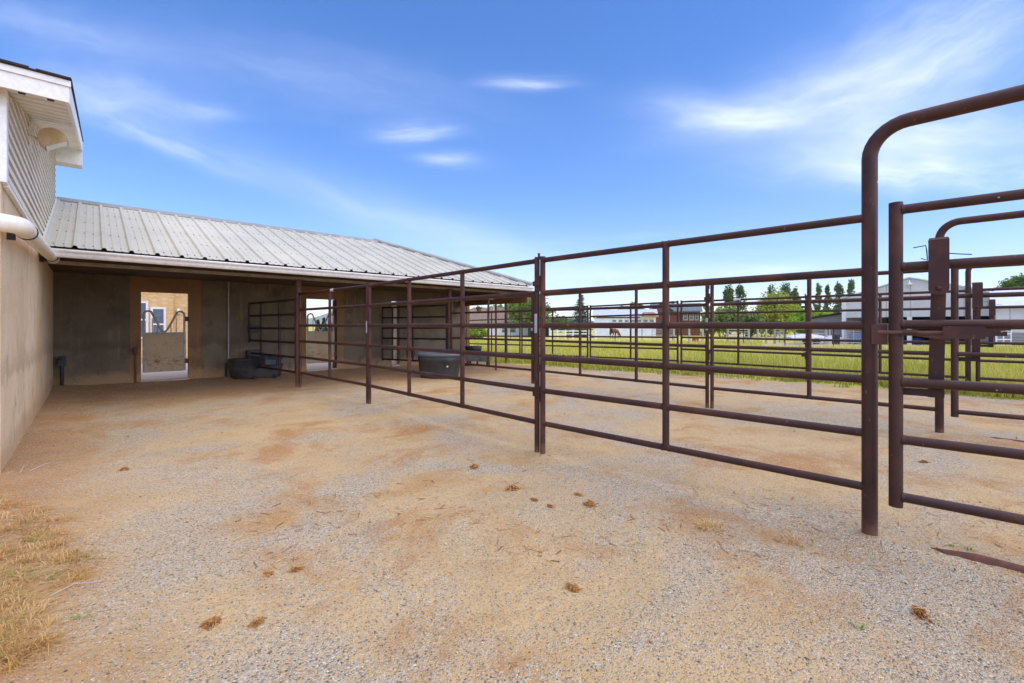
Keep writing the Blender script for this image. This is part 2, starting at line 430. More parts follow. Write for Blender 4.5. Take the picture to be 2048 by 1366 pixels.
# loose stones lying on the gravel (nobody could count them)
def pebbles():
    mb = MB()
    oct_v = [(1, 0, 0), (-1, 0, 0), (0, 1, 0), (0, -1, 0), (0, 0, 1), (0, 0, -1)]
    oct_f = [(0, 2, 4), (2, 1, 4), (1, 3, 4), (3, 0, 4), (2, 0, 5), (1, 2, 5), (3, 1, 5), (0, 3, 5)]
    cols = [lin(160, 142, 114), lin(196, 176, 144), lin(128, 110, 88), lin(206, 186, 154), lin(196, 156, 106), lin(112, 96, 78), lin(216, 202, 176)]
    n = 0
    while n < 9000:
        d = 1.35 + 5.2 * random.random() ** 1.8
        x = d * random.uniform(-1.25, 1.25)
        if ts(x, d)[0] < .15: continue
        if mnoise.noise(Vector((x * .8, d * .8, 9))) < -.15 and random.random() < .7: continue
        r = random.uniform(.0016, .0042) * (1.9 if random.random() < .04 else 1)
        a = random.uniform(0, 6.28); ca, sa = math.cos(a), math.sin(a)
        sx, sy, sz = r * random.uniform(.8, 1.5), r * random.uniform(.6, 1.1), r * random.uniform(.4, .8)
        z0 = gz(x, d) + sz * .5
        mb.add([(x + ca * p[0] * sx - sa * p[1] * sy, d + sa * p[0] * sx + ca * p[1] * sy, z0 + p[2] * sz + p[0] * sz * random.uniform(-.4, .4)) for p in oct_v], oct_f, False, random.choice(cols))
        n += 1
    return tag(mb.build('gravel_stones', M_STRAW), 'small loose stones scattered over the gravel yard', 'gravel', kind='stuff')
pebbles()

def blade(mb, x, y, z, h, w, lean, az, c0, c1, droop=.5):
    """one bent blade, three verts wide steps"""
    ca, sa = math.cos(az), math.sin(az); px, py = -sa * w, ca * w
    m = (x + ca * lean * .35, y + sa * lean * .35, z + h * .6)
    t = (x + ca * lean, y + sa * lean, z + h * (1 - droop * .35))
    o = len(mb.v)
    mb.v += [(x - px, y - py, z), (x + px, y + py, z), (m[0] + px * .8, m[1] + py * .8, m[2]), (m[0] - px * .8, m[1] - py * .8, m[2]), t]
    mb.f += [(o, o + 1, o + 2, o + 3), (o + 3, o + 2, o + 4)]; mb.s += [False, False]
    mb.c += [c0, c0, c1, c1, c1]

def mixc(a, b, k): return tuple(a[i] * (1 - k) + b[i] * k for i in range(3))
GR_D, GR_M, GR_Y, GR_S = lin(104, 130, 42), lin(182, 184, 70), lin(228, 214, 104), lin(228, 208, 134)
def pasture():
    mb = MB(); n = 0
    while n < 62000:
        d = 7.2 * (46 / 7.2) ** (random.random() ** .9)
        u = random.uniform(-.14, 1.3); x = u * d
        f = .655 * x + .756 * d - 10.9 + mnoise.noise(Vector((x * .8, d * .8, 5))) * .75 + mnoise.noise(Vector((x * 3.1, d * 3.1, 8))) * .3
        t, s = ts(x, d)
        if f < .05 or t < 10.1 or (d > 27 and u > .55): continue
        k = mnoise.noise(Vector((x * .5, d * .5, 1))); k2 = mnoise.noise(Vector((x * .13, d * .13, 2)))
        if k < -.2 and random.random() < .55: continue
        edge = min(1, f / 1.3)
        h = (.21 + .32 * random.random() + .22 * max(0, k)) * (.45 + .55 * edge)
        y = min(1, max(0, .5 + .55 * k2 + .35 * random.uniform(-1, 1) - (.55 * (1 - edge)) - (.35 if k > .25 else 0)))
        c0 = mixc(GR_D, GR_M, .4 + .6 * y)
        c1 = mixc(GR_M, GR_Y, y) if random.random() < .82 else GR_S
        w = .0045 + .00035 * d
        blade(mb, x, d, gz(x, d) - .01, h, w, random.uniform(.03, .2), random.uniform(0, 6.28), c0, c1)
        n += 1
    return tag(mb.build('pasture_grass', M_GRASS), 'tall yellow green grass growing in the pasture', 'grass', kind='stuff')
pasture()

# ------------------------------------------------------------------ pipe panels
RZ = [1.81, 1.505, 1.20, .895, .59, .285]
R_RAIL, R_UP = .024, .0255
def joint(mb, p, d, r):      # little weld collar where a rail meets an upright
    mb.tube([p - d * .006, p + d * .007], [r * 1.16, r * 1.02], 12, False)
def panel(label, group, p0, p1, ups, zs=RZ, start=True, end=True, pin0=False, mat=None, base=None, r=R_RAIL, ru=R_UP, nm='pipe_fence', cat='fence panel', foot=True):
    mat = mat or M_PIPE
    p0 = Vector((p0[0], p0[1], 0)); p1 = Vector((p1[0], p1[1], 0))
    dv = (p1 - p0).normalized(); L = (p1 - p0).length
    g0 = gz(p0.x, p0.y); g1 = gz(p1.x, p1.y)
    gd = (drop(p0.y), drop(p1.y))
    o = thing(nm, label, cat, (p0.x, p0.y, g0), group)
    def zz(k, z): return z + gd[0] * (1 - k) + gd[1] * k
    cuts = sorted([0.0] + list(ups) + [1.0])
    for z in zs:
        m = MB()
        a, b = p0 + Vector((0, 0, zz(0, z))), p1 + Vector((0, 0, zz(1, z)))
        m.tube([a, b], r, 12, True)
        for c in cuts:
            q = p0 + dv * (L * c) + Vector((0, 0, zz(c, z)))
            if c > 0: joint(m, q - dv * (ru + .002), -dv, r)
            if c < 1: joint(m, q + dv * (ru + .002), dv, r)
        m.build('rail', mat, o)
    for c in cuts:
        q = p0 + dv * (L * c)
        if c in (0.0, 1.0):
            if (c == 0.0 and not start) or (c == 1.0 and not end): continue
            zb = (gz(q.x, q.y) - .02) if foot else zz(c, zs[-1]) - .04
            MB().tube([q + Vector((0, 0, zb)), q + Vector((0, 0, zz(c, zs[0]) + .035))], ru, 14).build('end_post', mat, o)
        else:
            MB().tube([q + Vector((0, 0, zz(c, zs[-1]) - .004)), q + Vector((0, 0, zz(c, zs[0]) + .006))], ru, 14).build('upright', mat, o)
    return o
def hinge(o, p, dv, z0, mat):
    """drop pin with its crank and two lugs, between two neighbouring panels"""
    up = Vector((0, 0, 1))
    n = Vector((dv.y, -dv.x, 0))
    q = p + n * .012
    m = MB()
    m.tube([q + up * (z0 + .16), q + up * (z0 + .02), q + up * (z0 - .03) - dv * .03 + n * .02, q + up * (z0 - .07) - dv * .002, q + up * (z0 - .2)], .006, 8)
    m.build('hinge_pin', mat, o)
    for dz in (.13, -.08, -.17):
        MB().tube([q + up * (z0 + dz - .028), q + up * (z0 + dz + .028)], .012, 10).build('hinge_lug', mat, o)
    c = MB()
    M = Matrix.Translation(p + up * (z0 - .125)) @ Matrix.Rotation(math.atan2(dv.y, dv.x), 4, 'Z')
    c.box(-.068, .02, -.03, .03, -.022, .022, M); c.build('hinge_clamp', mat, o)
def sticker(o, p, dv, z0, z1, w, mat, out=.0275):
    n = Vector((dv.y, -dv.x, 0))
    if n.dot(Vector((0, 0, 0)) - p) < 0: n = -n
    m = MB(); k = 5
    vs = []
    for i in range(k + 1):
        a = (i / k - .5) * 1.5
        q = p + n * (out * math.cos(a)) + dv * (out * math.sin(a))
        vs += [q + Vector((0, 0, z0)), q + Vector((0, 0, z1))]
    m.add(vs, [(2 * i, 2 * i + 2, 2 * i + 3, 2 * i + 1) for i in range(k)], True)
    m.build('sticker', mat, o)

dAB = (PB - PA).normalized(); dBC = (PC - PB).normalized(); dCD = (PD - PC).normalized()
# ---- front line: bow panel, twelve foot panel, ten foot panel
def bow_panel():
    b0 = PB - dAB * .036                      # its own end post beside the hinge
    o = panel('nearest bow panel with one mid upright and the tallest arched post, left of the gate', 'arched gate panels', PA, b0, [.5], start=False, nm='arched_pipe_fence')
    r = .0375; R = .17; top = 2.31
    up = Vector((0, 0, 1)); dv = -dAB
    pts = [PA + up * -.05, PA + up * 1.0]
    for i in range(9):
        a = math.pi / 2 * i / 8
        pts.append(PA + up * (top - R + R * math.sin(a)) + dv * (R - R * math.cos(a)))
    pts.append(PA + up * top + dv * 3.0)
    MB().tube(pts, r, 18).build('bow_frame', M_PIPE, o)
    sill = [PA + dv * .2 - up * .01, PA + dv * .42 + up * .024, PA + dv * .62 + up * .022, PA + dv * 3.0 + up * .02]
    MB().tube(sill, .033, 14).build('ground_sill', M_RUST, o)
    c = MB(); M = Matrix.Translation(PA + up * 1.15) @ Matrix.Rotation(math.atan2(dv.y, dv.x), 4, 'Z')
    c.box(.012, .082, -.045, -.038, -.055, .055, M); c.box(.012, .02, -.038, .03, -.055, .055, M); c.box(.075, .082, -.038, -.01, -.055, .055, M)
    c.build('latch_catch', M_PIPE2, o)
    hinge(o, PB + dAB * -.0, -dBC, 1.72, M_PIPE); hinge(o, PB, -dBC, .68, M_PIPE)
    return o
BOW = bow_panel()
def mid_panel():
    a = PB + dBC * .036; b = PC - dBC * .03
    o = panel('nearest long panel with two uprights, left of the two hinged posts in the centre', 'twelve foot panels', a, b, [1 / 3, 2 / 3])
    sticker(o, a, dBC, 1.13, 1.31, .05, M_STICK)
    return o
MID = mid_panel()
def inner_panel():
    a = PC + dCD * .03; b = PD - dCD * .09
    o = panel('nearest row panel with a white top tag, ending at the first shed post', 'ten foot panels', a, b, [.5])
    sticker(o, a, dCD, 1.09, 1.27, .05, M_STICK)
    q = a + dCD * ((b - a).length * .48)
    m = MB(); n = Vector((dCD.y, -dCD.x, 0)); n = n if n.dot(-q) > 0 else -n
    m.tube([q + Vector((0, 0, 1.81)), q - dCD * .12 + Vector((0, 0, 1.81))], .0255, 12); m.build('tag', M_STICKW, o)
    return o
INN = inner_panel()
DS = Vector((2.63, 2.38, 0)); DT = Vector((6.0, 5.43, drop(8.0)))
copy_tree(BOW, DS, 'second bow panel back, its arched post standing behind the nearest gate latch')
copy_tree(MID, DS, 'second row long panel with two uprights, seen right of the two hinged posts')
copy_tree(INN, DS, 'ten foot panel of the second pen row, right of the grey water tank')
copy_tree(BOW, DT, 'farthest bow gate panel, standing in the pasture grass edge')

# ---- gates that hang under the bows
GD = Vector((.75, -.66, 0)).normalized(); GN = Vector((GD.y, -GD.x, 0))
if GN.dot(-PA) < 0: GN = -GN
G0 = Vector((2.05, 2.43, 0))
def gate():
    o = thing('pipe_gate', 'six rail pipe gate nearest the camera, hanging under the tall bow at the right edge', 'gate', tuple(G0), 'gates under the bows')
    up = Vector((0, 0, 1)); L = 2.9
    for z in [1.815, 1.51, 1.205, .90, .595, .29]:
        m = MB(); m.tube([G0 + up * z, G0 + GD * L + up * z], .0245, 14)
        joint(m, G0 + GD * .032 + up * z, GD, .0245); m.build('rail', M_PIPE, o)
    MB().tube([G0 + up * .235, G0 + up * 1.855], .0305, 16).build('end_post', M_PIPE, o)
    MB().tube([G0 + GD * L + up * .235, G0 + GD * L + up * 1.855], .0305, 16).build('end_post', M_PIPE, o)
    MB().tube([G0 + GD * 1.45 + up * .28, G0 + GD * 1.45 + up * 1.82], .0255, 14).build('upright', M_PIPE, o)
    # flat strap lever looped over the second rail
    ck = .166
    def P(k, off, z): return G0 + GD * k + GN * off + up * z
    m = MB(); w = .039; pts = []
    outl = [(-w, 1.63), (w, 1.63)] + [(w * math.cos(-a), 1.385 + .03 * math.sin(-a)) for a in [math.pi * i / 10 for i in range(11)]]
    m.prism(outl, lambda a, z: P(ck + a, .045, z), lambda a, z: P(ck + a, .037, z))
    m.hexa([P(ck - w, .045, 1.632), P(ck + w, .045, 1.632), P(ck + w, -.044, 1.632), P(ck - w, -.044, 1.632), P(ck - w * .9, .03, 1.645), P(ck + w * .9, .03, 1.645), P(ck + w * .9, -.03, 1.645), P(ck - w * .9, -.03, 1.645)])
    m.build('latch_handle', M_PIPE, o)
    m = MB(); m.hexa([P(ck - .040, -.05, .825), P(ck + .022, -.05, .825), P(ck + .022, -.06, .825), P(ck - .040, -.06, .825), P(ck - .022, -.036, 1.63), P(ck + .034, -.036, 1.63), P(ck + .034, -.045, 1.63), P(ck - .022, -.045, 1.63)])
    m.build('latch_strap', M_PIPE, o)
    m = MB(); m.lathe([(0, .012), (.008, .011), (.012, .006), (.013, 0)], (0, 0, 0), 12)
    R = Matrix.Translation(P(ck, .046, 1.388)) @ GN.to_track_quat('Z', 'Y').to_matrix().to_4x4()
    m.v = [tuple(R @ Vector(q)) for q in m.v]; m.build('bolt', M_PIPE, o)
    MB().tube([P(-.075, .03, 1.163), P(.2, .03, 1.163)], .011, 10).build('slide_rod', M_PIPE2, o)
    MB().tube([P(.03, .03, 1.163), P(.085, .03, 1.163)], .0165, 12).build('rod_sleeve', M_PIPE, o)
    m = MB(); rr = .006; outl = []
    for cx, cz, a0 in ((.322, 1.19, 0), (.186, 1.19, 90), (.186, 1.14, 180), (.322, 1.14, 270)):
        for i in range(4):
            a = math.radians(a0 + 30 * i); outl.append((cx + rr * math.cos(a), cz + rr * math.sin(a)))
    m.prism(outl, lambda k, z: P(k, .055, z), lambda k, z: P(k, .047, z)); m.build('latch_plate', M_PIPE, o)
    m = MB(); m.box(.32, .36, .012, .03, 1.145, 1.178, None); m.box(.36, .4, .016, .026, 1.15, 1.172, None)
    m.v = [tuple(P(q[0], q[1] + .02, q[2])) for q in m.v]; m.build('slide_end', M_PIPE, o)
    m = MB(); m.box(.03, .19, -.046, -.03, .83, .868, None); m.v = [tuple(P(*q)) for q in m.v]; m.build('lower_guide', M_PIPE, o)
    m = MB(); m.hexa([P(.06, .02, 1.148), P(.19, .03, 1.128), P(.19, .012, 1.128), P(.06, .008, 1.148), P(.06, .02, 1.152), P(.19, .03, 1.152), P(.19, .012, 1.152), P(.06, .008, 1.152)]); m.build('slide_bracket', M_PIPE2, o)
    m = MB()
    m.tube([P(.07, .0, 1.607), P(.118, .01, 1.612), P(.122, .015, 1.58), P(.124, .02, 1.535), P(.1, .028, 1.545)], .0028, 6)
    m.tube([P(.2, .0, 1.565), P(.24, .01, 1.556), P(.285, .02, 1.548)], .0028, 6)
    m.build('tie_wire', M_BLK, o)
    return o
GATE = gate()
copy_tree(GATE, DS, 'second six rail gate back, seen between the rails of the nearest gate')
copy_tree(GATE, DT, 'farthest six rail gate, its latch handle small against the pale barn wall')

# ---- panels inside the shed, hinged on its posts
def shed_panel(label, p0, p1, short):
    zs = [1.705, 1.42, 1.14, .86, .57, .28]
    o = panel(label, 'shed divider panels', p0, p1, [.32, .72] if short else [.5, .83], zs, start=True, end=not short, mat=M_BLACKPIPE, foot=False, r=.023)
    return o
IN1a = PD + Vector((-.075, .06, 0)); IN1b = Vector((-6.05, 10.48, 0))
o1 = shed_panel('dark divider panel inside the shed left of the first post, feeder hanging on it', IN1a, IN1b, True)
q = IN1b + (IN1a - IN1b).normalized() * .02
MB().tube([q + Vector((0, 0, .82)), q + Vector((0, 0, 1.73))], .028, 12).build('end_post', M_BLACKPIPE, o1)
PD2 = PD + DS
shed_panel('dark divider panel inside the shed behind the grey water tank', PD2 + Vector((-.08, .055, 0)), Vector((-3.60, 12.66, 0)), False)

# ---- third row: ten foot panels standing in the grass
TV = Vector((-.70, .714, 0)); T0 = Vector((4.33, 11.76, 0))
def TP(k): return T0 + TV * k
for a, b, lab in ((-2.83, -.05, 'third row panel in the grass with a white tag on its top rail'),
                  (.05, 2.80, 'ten foot panel in the grass edge, in front of the grazing horse'),
                  (2.90, 5.69, 'ten foot panel in the grass edge, in front of the spruce'),
                  (5.79, 8.75, 'third row panel nearest the shed end, in front of the brown roofed house')):
    o = panel(lab, 'third row panels in the grass', TP(a), TP(b), [.5])
    if a < 0:
        q = TP(a + (b - a) * .48)
        zt = 1.81 + drop(q.y)
        MB().tube([q + Vector((0, 0, zt)), q + TV * .16 + Vector((0, 0, zt))], .027, 12).build('tag', M_STICKW, o)
def pole(px, d, z1, label, r=.03, mat=None, name='pipe_post', cat='post', group=None):
    x = X(px, d); g0 = gz(x, d)
    o = MB().tube([(x, d, g0 - .05), (x, d, z1)], r, 12).build(name, mat or M_PIPE, None, (x, d, g0))
    return tag(o, label, cat, group)
pole(992, 12.25, 1.80, 'thin rusty single post just left of the tall dark post at the shed end', .028, M_RUST)
pole(1012, 15.2, 1.96, 'tall dark post standing in the grass at the end of the shed', .05, M_PIPE)

# ------------------------------------------------------------------ tall building on the left
def zsof(s): return 4.53 - .2235 * s
BL = thing('farm_building', 'tall cream sided farm building on a concrete base at the left edge', 'building', tuple(B(-2, 3, 0)))
SE = 6.56
m = MB(); m.bbox(-5, 0, -.0, SE, -.1, 2.33); m.build('concrete_wall', M_CONC, BL)
m = MB()                                              # lap siding: saw-tooth boards
bz = .1; z = 2.35
while z < 4.6:
    z1 = z + bz
    def smax(zz): return min(SE - .09, (4.53 - zz) / .2235)
    a0, a1 = smax(z), smax(z1)
    if a0 <= .02: break
    a1 = max(a1, .0)
    m.add([B(.038, 0, z), B(.038, a0, z), B(.026, a1, z1 - .017), B(.026, 0, z1 - .017), B(0.0, 0, z + .004), B(0.0, a0, z + .004), B(.0, a1, z1 - .017), B(.0, 0, z1 - .017)], [(0, 1, 2, 3), (4, 5, 1, 0), (3, 2, 6, 7)])
    z = z1
m.build('siding', M_SIDE, BL)
m = MB(); m.prism([(0, 2.33), (SE - .02, 2.33), (SE - .02, zsof(SE - .02)), (0, zsof(0))], lambda s, z: B(-.004, s, z), lambda s, z: B(-.15, s, z)); m.build('upper_wall', M_SIDE, BL)
m = MB()
z = 2.35
while z < 3.0:
    m.add([B(-5, SE + .008, z), B(-.09, SE + .008, z), B(-.09, SE - .01, z + bz), B(-5, SE - .01, z + bz)], [(0, 1, 2, 3)]); z += bz
m.build('front_siding', M_SIDE, BL)
m = MB(); m.bbox(-.1, .034, SE - .09, SE + .02, 2.33, zsof(SE) - .002); m.bbox(.002, .034, 0, SE - .095, 2.315, 2.349)
m.build('corner_trim', M_WHITE, BL)
m = MB(); a, b = B(.0, 3.25, 2.29), B(0, -.02, 3.68)
def roofline(s): return 2.285 + (3.2 - s) * .372
m.prism([(3.3, roofline(3.3)), (-.02, roofline(-.02)), (-.02, roofline(-.02) + .07), (3.3, roofline(3.3) + .07)], lambda s, z: B(.03, s, z), lambda s, z: B(.045, s, z)); m.build('flashing', M_WHITE, BL)
# soffit with board joints, fascia, rake, shingles
OV = .39; S0 = 6.72; SB = -.12
m = MB()
s = S0 - .02
while s > SB:
    s1 = max(s - .3, SB)
    m.hexa([B(-5, s, zsof(s)), B(OV - .02, s, zsof(s)), B(OV - .02, s1 + .012, zsof(s1)), B(-5, s1 + .012, zsof(s1)),
            B(-5, s, zsof(s) + .02), B(OV - .02, s, zsof(s) + .02), B(OV - .02, s1 + .012, zsof(s1) + .02), B(-5, s1 + .012, zsof(s1) + .02)])
    s = s1
m.build('soffit', M_SOFF, BL)
zf = zsof(S0)
m = MB(); m.bbox(-5, OV, S0, S0 + .02, zf - .01, zf + .115); m.bbox(-5, OV + .012, S0 + .001, S0 + .034, zf + .116, zf + .165); m.build('fascia', M_WHITE, BL)
m = MB()
m.prism([(S0 - .001, zsof(S0) - .01), (SB, zsof(SB) - .01), (SB, zsof(SB) + .16), (S0 - .001, zsof(S0) + .16)], lambda s, z: B(OV - .02, s, z), lambda s, z: B(OV + .006, s, z)); m.build('rake_board', M_WHITE, BL)
m = MB()
m.prism([(S0 + .05, zsof(S0) + .166), (SB - .02, zsof(SB) + .18), (SB - .02, zsof(SB) + .195), (S0 + .05, zsof(S0) + .178)], lambda s, z: B(OV + .018, s, z), lambda s, z: B(-5, s, z))
for i in range(24):
    t0 = OV + .022 - i * .22 - random.uniform(0, .05)
    m.bbox(t0 - .2, t0, S0 - .1, S0 + .056, zsof(S0) + .172, zsof(S0) + .184 + random.uniform(0, .006))
m.build('shingles', M_SHING, BL)
m = MB()
m.hexa([B(-.26, S0 - .12, zf + .2), B(-.12, S0 - .12, zf + .2), B(-.12, S0 - .4, zf + .24), B(-.26, S0 - .4, zf + .24), B(-.235, S0 - .12, zf + .262), B(-.165, S0 - .12, zf + .262), B(-.165, S0 - .4, zf + .3), B(-.235, S0 - .4, zf + .3)])
m.build('ridge_cap', M_SHING, BL)
m = MB(); m.bbox(-.04, OV, -.3, 0.0, 4.25, zsof(0) - .004); m.build('eave_return', M_WHITE, BL)
m = MB()
for i in range(5): m.bbox(-.03 + i * .084, .045 + i * .084, -.29, -.01, 4.243, 4.2495)
m.build('return_soffit', M_SOFF, BL)
m = MB()
for i in range(4): m.bbox(.26 - i * .16, .3 - i * .16, S0 - .1, S0 - .06, zsof(S0) + .008, zsof(S0) + .021)
m.build('soffit_vent', M_DARK, BL)

# floodlight on the siding
fs, fz = 4.75, 3.24
FL = thing('floodlight', 'tan hooded floodlight on a short arm fixed to the cream siding', 'lamp', tuple(B(.03, fs, fz)))
m = MB(); m.bbox(.028, .045, fs - .07, fs + .07, fz - .14, fz + .14); m.build('mounting_plate', M_SIDE, FL)
MB().tube([B(.04, fs, fz), B(.11, fs - .02, fz - .01), B(.17, fs - .03, fz + .0)], [.03, .018, .016], 10).build('arm', M_SIDE, FL)
m = MB()                                    # hood: half drum open towards the yard
c = B(.21, fs - .04, fz + .02); n = 14; ring0, ring1 = [], []
ax = E2; sidev = E1
for i in range(n + 1):
    a = math.radians(5 + 235 * i / n)
    off = sidev * (math.cos(a) * .12) + Vector((0, 0, 1)) * (math.sin(a) * .12)
    ring0.append(c + off + ax * .09); ring1.append(c + off - ax * .09)
m.add(ring0 + ring1, [(i, i + 1, n + 2 + i, n + 1 + i) for i in range(n)], True)
m.add(ring0, [tuple(range(n + 1))]); m.add(ring1, [tuple(range(n + 1))[::-1]])
m.build('hood', simple('tan_lamp_hood', lin(216, 190, 150), lin(190, 160, 118), .5, 6), FL)
m = MB(); la, lb = [c + sidev * (math.cos(math.radians(q_)) * .112) + Vector((0, 0, math.sin(math.radians(q_)) * .112)) for q_ in (240, 5)]
ln_ = (lb - la).normalized().cross(ax).normalized() * .006
m.hexa([la + ax * .08 - ln_, lb + ax * .08 - ln_, lb - ax * .08 - ln_, la - ax * .08 - ln_, la + ax * .08 + ln_, lb + ax * .08 + ln_, lb - ax * .08 + ln_, la - ax * .08 + ln_])
m.build('lens', simple('frosted_lens', lin(206, 210, 212), lin(220, 222, 222), .2, 5), FL)

# drain pipe along the wall
DP = thing('drain_pipe', 'fat cream plastic drain pipe running along the concrete wall from the gutter', 'pipe', tuple(B(.1, 4, 2.1)))
pw = .115; zp = lambda q: 2.165 - .045 * (q - 2.7)
arc = [(pw - .16 + .16 * math.cos(a), 6.53 + .16 * math.sin(a)) for a in [math.pi / 2 * i / 8 for i in range(9)]]
pts = [B(pw, 2.72, zp(2.72)), B(pw, 4.5, zp(4.5)), B(pw, 6.4, zp(6.4))] + [B(t_, s_, zp(6.5)) for t_, s_ in arc] + [B(-1.0, 6.69, zp(6.6)), B(-3.5, 6.69, zp(7))]
MB().tube(pts, .063, 20).build('pipe', M_PVC, DP)
MB().tube([B(pw, 6.34, zp(6.4))] + [B(t_, s_, zp(6.5)) for t_, s_ in arc] + [B(-.25, 6.69, zp(6.5))], .07, 20).build('elbow', M_PVC, DP)
MB().tube([B(pw, 2.62, 2.16), B(pw, 2.86, 2.158)], .071, 20).build('end_cap', M_PVC, DP)
for s_ in (6.2, 2.98):
    m = MB(); m.tube([B(pw + .068 * math.cos(a), s_, zp(s_) + .068 * math.sin(a)) for a in [math.pi * (2 * i / 14) for i in range(15)]], .006, 6, False)
    m.bbox(.0, .05, s_ - .02, s_ + .02, zp(s_) - .08, zp(s_)); m.build('bracket', M_BLK, DP)

# ------------------------------------------------------------------ the open shed
SH = thing('horse_shed', 'long open fronted horse shed with ribbed metal hip roof and concrete back wall', 'shed', tuple(B(4.6, 1.5, 0)))
WT = 2.19
def wall(t0, t1, z0, z1, mat, nm='wall', so=0.0): MB().bbox(t0, t1, -.18, so, z0, z1).build(nm, mat, SH)
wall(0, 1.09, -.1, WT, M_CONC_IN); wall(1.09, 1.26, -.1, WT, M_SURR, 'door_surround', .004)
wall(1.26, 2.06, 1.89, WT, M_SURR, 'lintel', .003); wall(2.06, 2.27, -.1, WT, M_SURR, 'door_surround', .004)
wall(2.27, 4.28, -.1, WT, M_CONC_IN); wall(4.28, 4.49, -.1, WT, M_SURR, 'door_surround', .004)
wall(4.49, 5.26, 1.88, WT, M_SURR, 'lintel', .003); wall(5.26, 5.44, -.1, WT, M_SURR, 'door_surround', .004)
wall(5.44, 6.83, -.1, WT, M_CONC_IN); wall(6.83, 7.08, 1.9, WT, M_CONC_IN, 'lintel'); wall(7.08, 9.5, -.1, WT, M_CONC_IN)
MB().bbox(9.5, 9.62, -.2, .02, -.1, 2.15).build('end_board', M_WOODTAN, SH)
for t0, t1 in ((1.26, 2.06), (4.49, 5.26), (6.83, 7.08)): MB().bbox(t0, t1, -.3, .05, -.1, .075).build('threshold', M_APRON, SH)
MB().bbox(.0, 9.45, -.18, 2.5, WT, WT + .05).build('ceiling', M_WOODDK, SH)
MB().bbox(.05, 9.3, 2.5, 2.58, 2.095, 2.145).build('beam', M_BEAM, SH)
MB().bbox(.05, 9.3, 2.505, 2.575, 2.146, 2.5).build('beam_board', M_WOODDK, SH)
MB().bbox(9.2, 9.26, .02, 3.12, 1.82, 2.2).build('end_header', M_WOODTAN, SH)
m = MB(); m.bbox(9.262, 9.29, 3.0, 3.1, 1.84, 2.11); m.build('corner_board', M_BEAM, SH)
# roof: trapezoid ribs every 0.3 m, folded to the hip
SEAVE, ZEAVE, SR, TR, TE = 3.22, 2.275, -.4, 6.49, 9.27
SL = .372
def rz(s): return ZEAVE + (SEAVE - s) * SL
def s_top(t): return SR if t <= TR else SR + (t - TR) * (SEAVE - .02 - SR) / (TE - TR)
prof = []
t = .02
while t < TE:
    for dt, h in ((0, 0), (.018, .032), (.05, .032), (.068, 0), (.13, 0), (.135, .006), (.15, .006), (.155, 0), (.22, 0), (.225, .006), (.24, .006), (.245, 0)):
        if t + dt < TE: prof.append((t + dt, h))
    t += .30
prof.append((TE, 0))
m = MB(); vs = []
NS = 6
for (t, h) in prof:
    st = s_top(t)
    for k in range(NS + 1):
        s = SEAVE + .03 - (SEAVE + .03 - st) * k / NS
        vs.append(B(t, s + h * .35, rz(s) + h * .94 + .004 * math.sin(t * 3.1 + k * 1.7)))
q = NS + 1
m.add(vs, [(i * q + k, (i + 1) * q + k, (i + 1) * q + k + 1, i * q + k + 1) for i in range(len(prof) - 1) for k in range(NS)])
# hip end and unseen back slope, cut short to let light onto the apron
zr = rz(SR)
def zb(s): return zr - (SR - s) * SL
ends = [B(TR, SR, zr), B(TE, SEAVE, ZEAVE), B(TE, -.75, ZEAVE), B(TR + .35 * .78, -.75, zb(-.75))]
m.add(ends, [(0, 1, 2, 3)])
m.add([B(.02, SR, zr), B(TR, SR, zr), B(TR + .35 * .78, -.75, zb(-.75)), B(.02, -.75, zb(-.75))], [(0, 1, 2, 3)])
m.build('roof', M_ROOF, SH)
m = MB()       # roof deck under the sheets
m.add([B(.02, SEAVE, ZEAVE - .03), B(TE - .02, SEAVE - .02, ZEAVE - .03), B(TR, SR, zr - .04), B(.02, SR, zr - .04), B(.02, -.75, zb(-.75) - .04), B(TR + .26, -.75, zb(-.75) - .04), B(TE - .02, -.75, ZEAVE - .03)],
      [(0, 3, 2, 1), (3, 4, 5, 2), (1, 2, 5, 6)])
m.build('roof_deck', M_WOODDK, SH)
m = MB(); m.prism([(SR - .16, zr - .05), (SR, zr + .012), (SR + .16, zr - .05), (SR + .16, zr - .01), (SR, zr + .052), (SR - .16, zr - .01)], lambda s, z: B(.03, s, z), lambda s, z: B(TR + .05, s, z))
M_CAP = simple('grey_ridge_flashing', lin(150, 150, 148), lin(168, 168, 166), .5, 3, .2)
m.build('ridge_flashing', M_CAP, SH)
hv = [B(TR, SR, zr + .05), B(TE + .01, SEAVE + .01, ZEAVE + .05)]
m = MB(); m.tube(hv, .045, 8); m.build('hip_flashing', M_CAP, SH)
# screws along the eave and purlin lines
m = MB()
t = .05
while t < TE - .1:
    for s in (3.1, 2.3, 1.5, .7, 0.0):
        for dt in (.09, .19, .275):
            if s > s_top(t + dt) + .05:
                p = B(t + dt, s, rz(s) + .003)
                m.hexa([p + E1 * a + E2 * b + Vector((0, 0, c_ - b * SL)) for c_ in (0, .008) for a, b in ((-.006, -.006), (.006, -.006), (.006, .006), (-.006, .006))])
    t += .30
m.build('roof_screws', M_DARK, SH)
